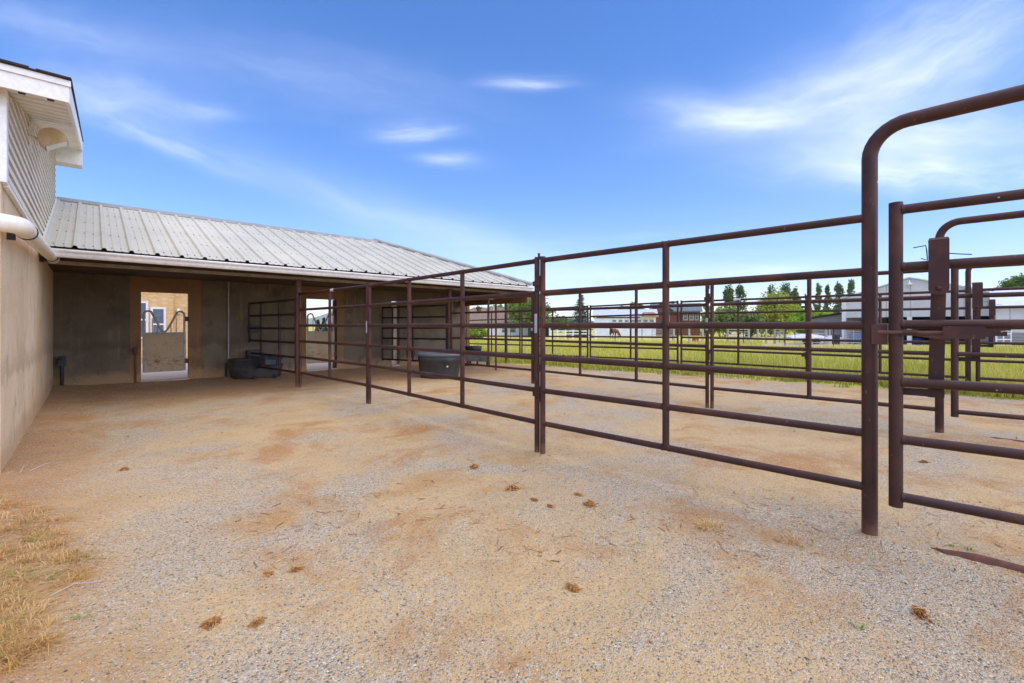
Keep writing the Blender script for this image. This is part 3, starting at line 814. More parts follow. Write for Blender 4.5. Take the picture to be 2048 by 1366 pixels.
# gutter
g0 = [(3.16, 2.235), (3.16, 2.13), (3.235, 2.13), (3.25, 2.15), (3.262, 2.185), (3.285, 2.205), (3.292, 2.222), (3.285, 2.236), (3.27, 2.236), (3.27, 2.215), (3.235, 2.195), (3.225, 2.145), (3.18, 2.145), (3.18, 2.235)]
m = MB(); m.prism(g0, lambda s, z: B(.04, s, z), lambda s, z: B(TE + .02, s, z)); m.build('gutter', M_GUTTER, SH)
m = MB(); m.bbox(.04, TE, 3.12, 3.158, 2.135, 2.24); m.build('fascia_board', M_WOODDK, SH)
m = MB(); m.bbox(TE + .0, TE + .03, -.75, 3.15, 2.12, 2.245); m.build('end_gutter', M_GUTTER, SH)
# posts
for p in (PD, PD2):
    g0_ = gz(p.x, p.y)
    MB().tube([(p.x, p.y, g0_ - .05), (p.x, p.y, 2.098)], .053, 16).build('post', M_PIPE2, SH)
    m = MB(); M = Matrix.Translation(p + Vector((0, 0, 2.093))) @ Matrix.Rotation(math.atan2(.678, .735), 4, 'Z'); m.box(-.09, .09, -.06, .06, -.012, .0, M); m.build('cap_plate', M_PIPE2, SH)
MB().tube([B(2.79, .03, .45), B(2.79, .03, WT)], .016, 10).build('conduit', M_GALV, SH)
MB().tube([B(2.74, .03, .0), B(2.74, .03, .36)], .022, 10).build('conduit_foot', M_BLK, SH)
# stall doors with the dipped top bar
def stall_door(t0, t1, z0, zm, zt, mat, hinge_right=True):
    so = -.05; w = t1 - t0
    d = MB(); d.bbox(t0 + .03, t1 - .05, so - .012, so + .012, z0, zm); d = d.build('stall_door', mat, SH)
    f = MB()
    tm = (t0 + t1) / 2 - .02; a, b = t0 + .045, t1 - .075; r = .075
    pts = [B(a, so, z0)]
    pts += [B(a, so, zt - r)] + [B(a + r - r * math.cos(k), so, zt - r + r * math.sin(k)) for k in [math.radians(25 * i) for i in range(1, 6)]]
    pts += [B(tm - .05, so, zm + .07), B(tm - .02, so, zm + .035), B(tm + .02, so, zm + .035), B(tm + .05, so, zm + .07)]
    pts += [B(b - r + r * math.cos(k), so, zt - r + r * math.sin(k)) for k in [math.radians(125 - 25 * i) for i in range(0, 5)]] + [B(b, so, zt - r), B(b, so, z0)]
    f.tube(pts, .02, 10)
    f.tube([B(a, so, zm), B(b, so, zm)], .016, 8); f.tube([B(a, so, z0 + .01), B(b, so, z0 + .01)], .016, 8)
    f.build('door_frame', M_GALV, d)
    for k in (.28, .6):
        for sgn in (1, -1):
            te = (a + .06) if sgn > 0 else (b - .06)
            tt = te + (tm - te) * k
            f = MB(); f.tube([B(tt, so, zm), B(tt, so, zt - .03 - (zt - zm - .05) * k)], .009, 8); f.build('bar', M_GALV, d)
    for z in (z0 + .2, zt - .16):
        f = MB(); f.bbox(t1 - .07, t1 - .002, so + .0, so + .035, z - .05, z + .05); f.build('hinge', M_RUST, d)
stall_door(1.26, 2.06, .24, 1.04, 1.50, M_STALL)
stall_door(4.49, 5.26, .24, 1.04, 1.50, M_STALL)
m = MB(); m.bbox(6.84, 7.07, -.16, -.12, .1, 1.86); d3 = m.build('sliding_door', simple('cream_door_paint', lin(224, 208, 176), lin(206, 186, 150), .6, 4), SH)
m = MB(); m.bbox(6.93, 6.98, -.12, -.09, 1.1, 1.26); m.build('latch', M_GALV, d3)
m = MB(); m.bbox(5.19, 5.255, -.13, -.06, .08, 1.87); m.build('door_jamb', M_PIPE, SH)

# things standing in the shed
m = MB(); c = B(.12, .14, 0)
HY = thing('yard_hydrant', 'black yard hydrant in the dark inner corner of the shed', 'hydrant', tuple(c))
MB().tube([c + Vector((0, 0, 0)), c + Vector((0, 0, .52))], .028, 12).build('standpipe', M_BLK, HY)
m = MB(); M = Matrix.Translation(c + Vector((0, 0, .5))) @ Matrix.Rotation(.745, 4, 'Z'); m.box(-.055, .055, -.05, .05, -.04, .14, M); m.build('head', M_BLK, HY)
MB().tube([c + Vector((.02, -.03, .6)), c + Vector((.04, -.1, .58)), c + Vector((.045, -.12, .52))], .018, 8).build('spout', M_BLK, HY)
c = B(1.17, .06, 0)
WP = thing('wall_pipe', 'thin rusty pipe with a tap head left of the first stall door', 'pipe', tuple(c))
MB().tube([c, c + Vector((0, 0, .62))], .014, 8).build('riser', M_RUST, WP)
m = MB(); m.lathe([(0, .76), (.03, .75), (.035, .7), (.03, .64), (.018, .6)], c, 10); m.build('tap', M_RUST, WP)

def tank(label, c, L, W, Ht, yaw, mat, rim, name='water_tank', taper=.86):
    o = thing(name, label, 'water tank', tuple(c))
    def outline(k, zz, n=28, e=3.2):
        pts = []
        for i in range(n):
            a = 2 * math.pi * i / n
            ca, sa = math.cos(a), math.sin(a)
            x = abs(ca) ** (2 / e) * math.copysign(1, ca) * L / 2 * k; y = abs(sa) ** (2 / e) * math.copysign(1, sa) * W / 2 * k
            pts.append(Vector(c) + Vector((x * math.cos(yaw) - y * math.sin(yaw), x * math.sin(yaw) + y * math.cos(yaw), zz)))
        return pts
    n = 28
    lv = [(taper, 0), (taper + .06, Ht * .3), (taper + .10, Ht * .66), (.985, Ht * .68), (1.0, Ht * .9), (.985, Ht * .9), (.95, Ht * .9), (.86, Ht * .15)]
    vs = []
    for k, zz in lv: vs += outline(k, zz)
    m = MB(); m.add(vs, [(i * n + j, i * n + (j + 1) % n, (i + 1) * n + (j + 1) % n, (i + 1) * n + j) for i in range(len(lv) - 1) for j in range(n)], True)
    m.add(outline(.86, Ht * .15), [tuple(range(n))]); m.build('tub', mat, o)
    vs = []
    for k, zz in ((1.0, Ht * .89), (1.06, Ht * .92), (1.06, Ht), (1.0, Ht * 1.01), (.95, Ht), (.95, Ht * .88)): vs += outline(k, zz)
    m = MB(); m.add(vs, [(i * n + j, i * n + (j + 1) % n, (i + 1) * n + (j + 1) % n, (i + 1) * n + j) for i in range(5) for j in range(n)], True); m.build('rim', rim, o)
    return o, outline
cT = Vector((X(879, 10.55), 10.55, gz(X(879, 10.55), 10.55)))
TK, outl = tank('big grey oval stock tank standing on the dirt in the second pen', cT, .98, .64, .56, math.radians(-10), M_TANK, M_TANK_RIM)
ol = outl(.98, .28); pk = min(ol, key=lambda p: (p - Vector((cT.x + .22, cT.y - .5, .28))).length)
m = MB(); m.lathe([(0, .03), (.02, .028), (.024, .01), (.024, 0)], (0, 0, 0), 10)
Rr = Matrix.Translation(pk) @ Vector((.2, -1, 0)).to_track_quat('Z', 'Y').to_matrix().to_4x4(); m.v = [tuple(Rr @ Vector(v)) for v in m.v]; m.build('drain_plug', M_BRASS, TK)

c2 = B(3.28, .34, 0); c2.z = gz(c2.x, c2.y)
T2, _ = tank('dusty black oval trough against the shed back wall, right of the thin conduit', c2, 1.02, .5, .43, math.atan2(.678, .735), M_BLKDUST, M_BLKDUST, 'feed_trough', .96)
T2['category'] = 'trough'
for k in (-.1, .32):
    p = B(3.28 + k, .62, .03); MB().lathe([(0, .05), (.03, .045), (.035, .02), (.03, -.04)], p, 10).build('foot_plug', M_BLK, T2)
m = MB(); m.bbox(3.12, 3.42, .08, .24, .47, .64); o = m.build('float_box', M_BLK, None, tuple(B(3.27, .15, .47)))
tag(o, 'small black box fixed on the wall just above the dusty black trough', 'box')
m = MB(); m.bbox(3.2, 3.4, .0, .07, 1.03, 1.2); m.bbox(3.23, 3.37, .07, .09, 1.06, 1.17); o = m.build('outlet_box', M_BLK, None, tuple(B(3.3, .02, 1.1)))
tag(o, 'black outlet box on the concrete wall behind the end of the divider panel', 'box')
# corner feeder hanging on the divider panel: two hoppers with sloping sides
dv = (IN1a - IN1b).normalized(); nv = Vector((dv.y, -dv.x, 0)); nv = nv if nv.dot(-IN1a) > 0 else -nv
FD = thing('hanging_feeder', 'dark blue black double hopper feeder hung on the divider panel beside the trough', 'feeder', tuple(IN1b + dv * 1.2 + Vector((0, 0, .35))))
for k, wd in ((.98, .36), (1.42, .36)):
    m = MB(); bx = []
    for zz, g_ in ((.35, .55), (.56, 1.0)):
        for a, b in ((-1, .02), (1, .02), (1, .28), (-1, .28)):
            bx.append(IN1b + dv * (k + a * wd / 2 * g_) + nv * (b * g_ + .01) + Vector((0, 0, zz)))
    m.add(bx, [(3, 2, 1, 0), (0, 1, 5, 4), (1, 2, 6, 5), (2, 3, 7, 6), (3, 0, 4, 7)])
    ins = [IN1b + dv * (k + a * wd / 2 * .86) + nv * (b + .01) + Vector((0, 0, zz)) for zz in (.56, .40) for a, b in ((-1, .05), (1, .05), (1, .25), (-1, .25))]
    m.add(bx[4:] + ins, [(0, 1, 5, 4), (1, 2, 6, 5), (2, 3, 7, 6), (3, 0, 4, 7), (4, 5, 9, 8), (5, 6, 10, 9), (6, 7, 11, 10), (7, 4, 8, 11), (8, 9, 10, 11)])
    m.build('hopper', M_NAVY, FD)
# bucket on second divider
c = B(6.98, .32, 0)
bk = MB(); bk.lathe([(.0, .28), (.10, .28), (.13, .52), (.14, .53), (.125, .52), (.095, .3)], (c.x + .24, c.y + .02, 0), 18)
o = bk.build('bucket', M_BLK, None, (c.x + .24, c.y + .02, .28)); tag(o, 'black bucket hung low on the second divider panel left of the grey tank', 'bucket')
# grey trough on legs at the shed end
c = Vector((X(957, 14.0), 14.0, 0)); c.z = gz(c.x, c.y)
GT = thing('trough', 'weathered grey trough on short legs at the grass edge by the shed end', 'trough', tuple(c))
m = MB(); M = Matrix.Translation(c) @ Matrix.Rotation(-.12, 4, 'Z')
m.hexa([M @ Vector(q) for q in ((-.36, -.22, .14), (.36, -.22, .14), (.36, .22, .14), (-.36, .22, .14), (-.42, -.26, .42), (.40, -.26, .42), (.40, .26, .42), (-.42, .26, .42))]); m.build('basin', simple('grey_weathered_plastic', lin(126, 126, 126), lin(96, 94, 92), .8, 5), GT)
for a, b in ((-.3, -.18), (.3, -.18), (.3, .18), (-.3, .18), (0, -.18)):
    m = MB(); m.box(a - .025, a + .025, b - .025, b + .025, 0, .15, M); m.build('leg', M_BLK, GT)
m = MB(); m.lathe([(.0, .43), (.19, .43), (.21, .5), (.22, .58), (.2, .6), (.16, .54), (0, .5)], M @ Vector((-.16, 0, 0)), 20, 1.2, .9)
tag(m.build('rubber_tub', M_BLK, None, tuple(M @ Vector((-.14, 0, .43)))), 'dark rubber tub sitting on the grey trough at the shed end', 'tub')
# hanging basket under the end eave
c = at(958, 620, 13.6)
HB = thing('hanging_basket', 'tan hanging basket under the far end eave of the shed', 'basket', tuple(c))
m = MB(); m.lathe([(0, -.07), (.05, -.068), (.075, -.0), (.1, .07), (.092, .07), (.06, .0)], c, 16); m.build('bowl', M_BASKET, HB)
m = MB()
for i in range(3):
    a = i * 2.09; m.tube([c + Vector((.095 * math.cos(a), .095 * math.sin(a), .065)), c + Vector((0, 0, .5))], .004, 5)
m.build('hanger', M_BLK, HB)
m = MB()
for i in range(90):
    a = random.uniform(0, 6.28); r = random.uniform(0, .09)
    blade(m, c.x + r * math.cos(a), c.y + r * math.sin(a), c.z + .04, random.uniform(.04, .1), .008, random.uniform(.02, .08), a, lin(128, 104, 52), lin(190, 150, 80))
m.build('dry_plant', M_STRAW, HB)

# ------------------------------------------------------------------ straw bits, weeds, dry grass
DRY1, DRY2, DRY3 = lin(226, 188, 122), lin(204, 154, 86), lin(168, 116, 62)
def dropping(px, py, size, label):
    d = H * F / (py - HZ); x = X(px, d); z = gz(x, d)
    m = MB(); nb = int(40 + 2200 * size * random.uniform(.7, 1.2)); el = random.uniform(.7, 1.5); ea = random.uniform(0, 3.14)
    for i in range(nb):
        a = random.uniform(0, 6.28); r = size * abs(random.gauss(0, .45)); hz = max(0, 1 - r / size) * size * .6 * random.random()
        qa, qb = r * math.cos(a) * el, r * math.sin(a) / el; ex = x + qa * math.cos(ea) - qb * math.sin(ea); ey = d + qa * math.sin(ea) + qb * math.cos(ea)
        b = random.uniform(0, 6.28); l = random.uniform(.009, .026); w = random.uniform(.002, .0042)
        dx, dy = math.cos(b) * l, math.sin(b) * l; qx, qy = -math.sin(b) * w, math.cos(b) * w
        z0 = z + .002 + hz; z1 = z0 + random.uniform(-.004, .010)
        c = mixc(lin(216, 166, 102), lin(172, 118, 66), random.random()) if random.random() < .7 else lin(224, 180, 118)
        m.add([(ex - dx, ey - dy, z0), (ex + qx, ey + qy, z0 + w * 1.5), (ex + dx, ey + dy, z1), (ex - qx, ey - qy, z0 + w * 1.2), (ex, ey, z0 - w)], [(0, 1, 2), (0, 2, 3), (0, 4, 1), (4, 2, 1), (0, 3, 4), (3, 2, 4)], False, c)
    return tag(m.build('dry_dropping', M_STRAW, None, (x, d, z)), label, 'horse dropping', 'dry droppings on the gravel')
for px, py, s_, lab in ((1180, 1012, .05, 'largest fibrous orange dropping, front of the hinged posts on grey gravel'),
                        (1025, 980, .05, 'flat orange dropping on the gravel below the two hinged posts'),
                        (948, 935, .045, 'small dark orange dropping left of and just in front of the hinged posts'),
                        (1156, 991, .025, 'tiny crumb of dropping just behind the largest fibrous one'),
                        (1100, 1018, .018, 'tiny crumb of dropping left of the largest fibrous one'),
                        (1068, 1005, .018, 'tiny crumb of dropping between the flat one and the largest one'),
                        (1145, 1180, .03, 'lone conical orange dropping in the middle foreground'),
                        (425, 1245, .034, 'broken orange dropping in the lower left foreground, left one of a pair'),
                        (515, 1247, .024, 'crumbled tan dropping in the lower left foreground, right one of a pair'),
                        (1840, 1230, .04, 'dark brown dropping in the lower right foreground'),
                        (592, 1142, .02, 'right one of two small droppings on the gravel at the left'),
                        (537, 1150, .018, 'left one of two small droppings on the gravel at the left'),
                        (248, 941, .035, 'dark scrap of dropping on the gravel near the concrete wall'),
                        (1848, 926, .03, 'dry dropping inside the nearest pen behind the gate')):
    dropping(px, py, s_, lab)
def tuft(px, py, rad, nb, hmin, hmax, cols, name, label, cat, kind=None, group=None, flatk=.3):
    d = H * F / (py - HZ); x = X(px, d); m = MB()
    for i in range(nb):
        a = random.uniform(0, 6.28); r = rad * random.random() ** .6
        ex, ey = x + r * math.cos(a) * 1.2, d + r * math.sin(a)
        c = random.choice(cols); h = random.uniform(hmin, hmax)
        blade(m, ex, ey, gz(ex, ey) - .004, h, random.uniform(.0012, .0028), h * random.uniform(.3, 2.0), a + random.gauss(0, .8), mixc(c, (0.1, .08, .04), .3), c, .9)
    return tag(m.build(name, M_STRAW if kind is None else M_STRAW, None, (x, d, gz(x, d))), label, cat, group, kind)
DRY = [DRY1, DRY2, DRY1, lin(234, 204, 144)]
tuft(1420, 1058, .06, 110, .02, .05, DRY, 'dry_grass_tuft', 'straw coloured tuft on the gravel, left one of two before the gate post', 'grass tuft', None, 'dry tufts')
tuft(1590, 1082, .065, 60, .015, .04, DRY, 'dry_grass_tuft', 'flattened straw tuft nearest the gate post foot', 'grass tuft', None, 'dry tufts')
GRN = [lin(96, 148, 44), lin(124, 170, 62)]
for px, py, lab in ((1905, 1098, 'green seedling left of the rusty sill'), (1938, 1108, 'green seedling right beside the rusty sill'), (1718, 1262, 'green seedling in the lower right foreground'), (1330, 836, 'green seedling behind the nearest rails'), (160, 1240, 'green seedling right of the dry grass'), (255, 872, 'green seedling on the open gravel near the concrete wall'), (1128, 828, 'green seedling inside the pen right of the hinged posts'), (2035, 878, 'green seedling at the right edge beyond the gate')):
    tuft(px, py, .014, 10, .015, .035, GRN, 'seedling', lab, 'weed', None, 'green seedlings')
# dry grass bank along the lower left edge
m = MB()
def in_bank(px, py): return px < 175 - abs(py - 1130) * .62 + 30 * math.sin(py * .045)
nc = 0
while nc < 210:
    py = random.uniform(1010, 1345); px = random.uniform(-190, 190)
    if not in_bank(px, py): continue
    if px > 20 and random.random() < .35: continue
    nc += 1
    d = H * F / (py - HZ); cx_ = X(px, d); cy_ = d; cr_ = random.uniform(.03, .085); az0 = random.uniform(0, 6.28)
    base = random.choice([lin(222, 184, 118), lin(206, 164, 100), lin(232, 200, 140), lin(190, 146, 88), lin(214, 178, 120)])
    green = random.random() < .16
    for i in range(random.randint(40, 95)):
        a = random.uniform(0, 6.28); r = cr_ * random.random() ** .7
        ex, ey = cx_ + r * math.cos(a), cy_ + r * math.sin(a)
        flat_ = random.random()
        h = random.uniform(.015, .06) * (1 if flat_ < .5 else .35); ln_ = random.uniform(.03, .13) * (.5 if flat_ < .5 else 1.2)
        c = mixc(base, random.choice([DRY1, DRY2, DRY3]), random.uniform(0, .6))
        if green and random.random() < .5: c = mixc(lin(132, 156, 64), c, random.uniform(0, .5))
        az = a + random.gauss(0, .9) if random.random() < .5 else az0 + random.gauss(0, .7)
        blade(m, ex, ey, gz(ex, ey) - .003, h, random.uniform(.0009, .002), ln_, az, mixc(c, DRY3, .3), c, 1.0)
tag(m.build('dry_grass', M_STRAW), 'matted dry straw coloured grass at the lower left edge', 'dry grass', kind='stuff')
# straw litter scattered on the shed floor and pens
m = MB()
for i in range(5200):
    if random.random() < .5:
        t_ = random.uniform(0, 10.5); s_ = abs(random.gauss(0, 2.0)) + .05; p = B(t_, s_)
    else:
        d = 2.2 + 9 * random.random() ** 1.3; p = Vector((d * random.uniform(-.6, 1.15), d, 0))
        if mnoise.noise(Vector((p.x * .9, p.y * .9, 7))) < .05: continue
    if ts(p.x, p.y)[0] < .05: continue
    a = random.uniform(0, 6.28); l = random.uniform(.01, .04); w = random.uniform(.0012, .0025)
    dx, dy = math.cos(a) * l, math.sin(a) * l; z = gz(p.x, p.y) + .003
    m.add([(p.x - dx - dy * w / l, p.y - dy + dx * w / l, z), (p.x - dx + dy * w / l, p.y - dy - dx * w / l, z), (p.x + dx + dy * w / l, p.y + dy - dx * w / l, z + random.uniform(0, .008)), (p.x + dx - dy * w / l, p.y + dy + dx * w / l, z + .004)], [(0, 1, 2, 3)], False, random.choice([DRY1, DRY2, DRY3, lin(170, 112, 62), lin(110, 78, 52)]))
tag(m.build('straw_litter', M_STRAW), 'straw bits strewn over the dirt of the pens', 'straw', kind='stuff')
# long straws and twigs
for px, py, l, az, lab in ((40, 955, .22, 2.2, 'long dry stalk leaning by the foot of the concrete wall'), (60, 948, .2, 1.2, 'forked dry stalk beside the concrete wall'), (1800, 1232, .06, .1, 'short grey twig left of the dark dropping'), (100, 1195, .16, .6, 'brown twig at the edge of the dry grass')):
    d = H * F / (py - HZ); x = X(px, d); z = gz(x, d) + .006
    o = MB().tube([(x, d, z), (x + l * .5 * math.cos(az), d + l * .5 * math.sin(az), z + .03), (x + l * math.cos(az), d + l * math.sin(az), z + .01)], [.003, .0025, .0015], 6).build('twig', M_PALEWOOD, None, (x, d, z))
    tag(o, lab, 'twig')

# ------------------------------------------------------------------ trees
def crown_leaves(m, pts_fn, nclump, nleaf, cr, ls, c_lo, c_hi, flat=1.0):
    for i in range(nclump):
        c, sc_ = pts_fn()
        k = random.random(); base = mixc(c_lo, c_hi, k)
        r = cr * sc_ * random.uniform(.7, 1.3)
        for j in range(nleaf):
            v = Vector((random.gauss(0, 1), random.gauss(0, 1), random.gauss(0, 1))); v.normalize()
            p = Vector(c) + Vector((v.x, v.y, v.z * flat)) * r * random.random() ** .45
            n = Vector((random.gauss(0, 1), random.gauss(0, 1), random.gauss(0, 1) + .4)); n.normalize()
            u = n.orthogonal().normalized(); w = n.cross(u); s = ls * random.uniform(.6, 1.3)
            a = random.uniform(0, 6.28); u, w = u * math.cos(a) + w * math.sin(a), w * math.cos(a) - u * math.sin(a)
            cc = mixc(base, c_hi, random.uniform(0, .4)) if random.random() < .6 else mixc(base, c_lo, random.uniform(0, .5))
            m.add([p - u * s, p + w * s * .55, p + u * s, p - w * s * .55], [(0, 1, 2, 3)], False, cc)
def tree(kind, px, ytop, d, wpx, label, c_lo, c_hi, group=None, dens=1.0, ls=.2, name=None):
    x = X(px, d); zt = Z(ytop, d); zb_ = gz(x, d); hgt = zt - zb_; R = wpx / 2 * d / F
    cat = 'tree'
    o = thing(name or {'poplar': 'poplar_tree', 'spruce': 'spruce_tree', 'round': 'broadleaf_tree', 'bush': 'bush', 'willow': 'willow_tree'}[kind], label, 'bush' if kind == 'bush' else 'tree', (x, d, zb_), group)
    tr = MB(); r0 = max(.05, hgt * .018)
    wob = [Vector((random.uniform(-.02, .02) * hgt, random.uniform(-.02, .02) * hgt, 0)) for _ in range(5)]
    tp = [Vector((x, d, zb_ - .1))] + [Vector((x, d, zb_ + hgt * f)) + wob[i] * f for i, f in enumerate((.2, .4, .6, .8, .95))]
    tr.tube(tp, [r0 * 1.3, r0, r0 * .8, r0 * .55, r0 * .3, r0 * .1], 8)
    for i in range(9):
        f = random.uniform(.25, .75); a = random.uniform(0, 6.28); st = Vector((x, d, zb_ + hgt * f))
        ln = R * random.uniform(.5, .85) * (.5 if kind == 'poplar' else 1)
        tr.tube([st, st + Vector((math.cos(a) * ln * .5, math.sin(a) * ln * .5, ln * .35)), st + Vector((math.cos(a) * ln, math.sin(a) * ln, ln * .9 if kind != 'spruce' else -.1))], [r0 * .35, r0 * .22, r0 * .06], 5)
    tr.build('trunk', M_BARK, o)
    m = MB()
    if kind == 'poplar':
        def fn():
            f = random.random() ** .9
            rad = R * (math.sin(math.pi * min(.97, f * .8 + .17)) ** .6) * random.random() ** .5 * (.8 + .4 * mnoise.noise(Vector((f * 5, px * .37, 1))))
            a = random.uniform(0, 6.28)
            return (x + rad * math.cos(a), d + rad * math.sin(a), zb_ + hgt * (.1 + .88 * f)), 1
        crown_leaves(m, fn, int(46 * dens), 46, R * .36, ls * .9, c_lo, c_hi, 2.0)
    elif kind == 'spruce':
        for lv in range(22):
            f = lv / 21; rad = R * (1 - f) ** .9 + .08; z0 = zb_ + hgt * (.06 + .92 * f); nb = max(4, int(13 * (1 - f) + 4))
            for b in range(nb):
                a = random.uniform(0, 6.28); rr = rad * random.uniform(.75, 1.1)
                for q in range(26):
                    k = random.random() ** .7; p = Vector((x + math.cos(a) * rr * k, d + math.sin(a) * rr * k, z0 - rr * k * .28 + random.uniform(-.12, .1)))
                    p += Vector((random.gauss(0, .11), random.gauss(0, .11), 0)) * (R * .6)
                    n = Vector((random.gauss(0, .5), random.gauss(0, .5), 1)).normalized(); u = n.orthogonal().normalized(); w = n.cross(u); s = ls * random.uniform(.5, 1.2)
                    cc = mixc(c_lo, c_hi, min(1, k * random.uniform(.3, 1.2)))
                    m.add([p - u * s, p + w * s * .5, p + u * s, p - w * s * .5], [(0, 1, 2, 3)], False, cc)
    else:
        fl = {'round': (.6, .42), 'bush': (.5, .55), 'willow': (.5, .54)}[kind]
        lobes = [(random.uniform(0, 6.28), random.uniform(-.5, 1), random.uniform(.7, 1.1)) for _ in range(9)]
        def fn():
            while True:
                v = Vector((random.gauss(0, 1), random.gauss(0, 1), random.gauss(0, 1))).normalized()
                w = .72 + .38 * mnoise.noise(v * 2.1 + Vector((px * .1, d, 0)))
                k = random.random() ** .35 * w
                zz = v.z * k
                sx = (1 - .55 * max(0, zz)) if kind == 'willow' else 1
                return (x + v.x * k * R * sx, d + v.y * k * R * sx, zb_ + hgt * (fl[0] + fl[1] * zz)), 1
        crown_leaves(m, fn, int(110 * dens), 46, R * .22, ls, c_lo, c_hi, .85 if kind != 'willow' else 1.5)
    m.build('crown', M_LEAF, o)
    return o
PG1, PG2 = lin(78, 100, 48), lin(128, 146, 82)      # poplar greens
YG1, YG2 = lin(134, 148, 46), lin(190, 194, 84)
MG1, MG2 = lin(100, 134, 46), lin(164, 186, 80)
SP1, SP2 = lin(78, 100, 86), lin(134, 152, 138)
tree('round', 1058, 586, 78, 120, 'tall leafy tree rising behind the brown roofed house', lin(98, 126, 46), lin(164, 180, 82), dens=1.5, ls=.26)
tree('round', 1000, 606, 92, 80, 'tree behind the ridge of the brown roofed house', MG1, MG2, ls=.3)
tree('spruce', 1162, 590, 74, 68, 'blue grey spruce standing beside the pale shed', SP1, SP2, ls=.2)
tree('round', 1248, 609, 120, 60, 'small green tree behind the pale shed roof, left of the log house', MG1, MG2, 'trees along the far side', ls=.32)
tree('round', 1206, 616, 130, 44, 'low tree directly right of the spruce', YG1, YG2, 'trees along the far side', ls=.34)
tree('round', 1272, 603, 118, 46, 'green crown just left of the log house gable', MG1, MG2, 'trees along the far side', ls=.32)
tree('round', 1120, 636, 140, 90, 'dark low tree line tree left of the spruce before the hills', PG1, PG2, 'trees along the far side', ls=.4)
tree('bush', 1422, 612, 84, 54, 'silvery green bush at the right end of the log house', lin(124, 144, 76), lin(182, 192, 126), 'shrubs beyond the pasture', ls=.26)
tree('bush', 1456, 606, 78, 74, 'large light green bush under the two close poplars', lin(118, 142, 60), lin(178, 192, 104), 'shrubs beyond the pasture', ls=.25)
tree('bush', 1498, 618, 74, 60, 'dull green low bush left of the yellow willow', lin(108, 128, 64), lin(160, 172, 106), 'shrubs beyond the pasture', ls=.25)
tree('poplar', 1458, 572, 110, 26, 'left one of the two close poplars behind the light green bush', PG1, PG2, 'poplars', ls=.3)
tree('poplar', 1480, 573, 110, 28, 'right one of the two close poplars behind the light green bush', PG1, PG2, 'poplars', ls=.3)
tree('poplar', 1542, 573, 118, 26, 'slim poplar hidden behind the top of the yellow willow', PG1, PG2, 'poplars', ls=.3)
tree('poplar', 1572, 565, 116, 34, 'tall dense poplar right of the yellow willow top', PG1, PG2, 'poplars', ls=.3)
tree('poplar', 1590, 574, 116, 26, 'poplar at the right shoulder of the dense pair above the willow', PG1, PG2, 'poplars', ls=.3)
tree('poplar', 1638, 568, 116, 20, 'slim poplar just right of the second row upright', PG1, PG2, 'poplars', ls=.28)
tree('poplar', 1655, 571, 116, 17, 'narrowest poplar between two taller ones left of the pale barn', PG1, PG2, 'poplars', ls=.28)
tree('poplar', 1678, 565, 116, 24, 'tall poplar just left of the pale barn corner', PG1, PG2, 'poplars', ls=.28)
tree('poplar', 1702, 562, 116, 22, 'poplar rising above the pale barn roof edge', PG1, PG2, 'poplars', ls=.28)
tree('willow', 1551, 580, 82, 112, 'rounded yellow green willow in front of the poplars', YG1, YG2, dens=1.7, ls=.24)
tree('bush', 1610, 612, 66, 74, 'bright green bush right of the yellow willow', lin(112, 152, 36), lin(176, 204, 74), 'shrubs beyond the pasture', ls=.22)
tree('bush', 1655, 614, 62, 66, 'bright green bush at the corner of the pale barn', lin(112, 152, 36), lin(176, 204, 74), 'shrubs beyond the pasture', ls=.22)
tree('round', 2040, 540, 62, 110, 'broad green tree above the low white shed at the right edge', lin(70, 104, 36), lin(132, 158, 66), dens=1.4, ls=.24)
tree('bush', 955, 652, 60, 44, 'hedge bush at the corner of the brown roofed house', YG1, MG2, 'shrubs beyond the pasture', ls=.2)

# ------------------------------------------------------------------ buildings far off
def fmat(cx, cy, yaw): return Matrix.Translation((cx, cy, 0)) @ Matrix.Rotation(yaw, 4, 'Z')
def wbox(mat, par, nm, M, *a): return MB().box(*a, M).build(nm, mat, par)
def window(par, M, x, z, w, h, y, frame=None):
    f = MB(); f.box(x - w / 2 - .08, x + w / 2 + .08, y - .06, y, z - .08, z + h + .08, M); f = f.build('window', frame or M_WHITE, par)
    p = MB(); p.box(x - w / 2, x + w / 2, y - .07, y - .055, z, z + h, M); p.build('pane', M_GLASS, f)
    p = MB(); p.box(x - w / 2, x + w / 2, y - .078, y - .068, z + h * .48, z + h * .53, M); p.build('glazing_bar', frame or M_WHITE, f)
def gable_roof(par, mat, M, x0, x1, y0, y1, ze, zr_, axis='x', ov=.4, th=.15):
    m = MB()
    if axis == 'x':
        ym = (y0 + y1) / 2; a, b = y0 - ov, y1 + ov; k = (zr_ - ze) / (ym - y0); z0 = ze - ov * k
        m.prism([(a, z0), (ym, zr_), (b, z0), (b, z0 + th), (ym, zr_ + th), (a, z0 + th)], lambda y, z: M @ Vector((x0 - ov, y, z)), lambda y, z: M @ Vector((x1 + ov, y, z)))
    else:
        xm = (x0 + x1) / 2; a, b = x0 - ov, x1 + ov; k = (zr_ - ze) / (xm - x0); z0 = ze - ov * k
        m.prism([(a, z0), (xm, zr_), (b, z0), (b, z0 + th), (xm, zr_ + th), (a, z0 + th)], lambda x, z: M @ Vector((x, y0 - ov, z)), lambda x, z: M @ Vector((x, y1 + ov, z)))
    return m.build('roof', mat, par)
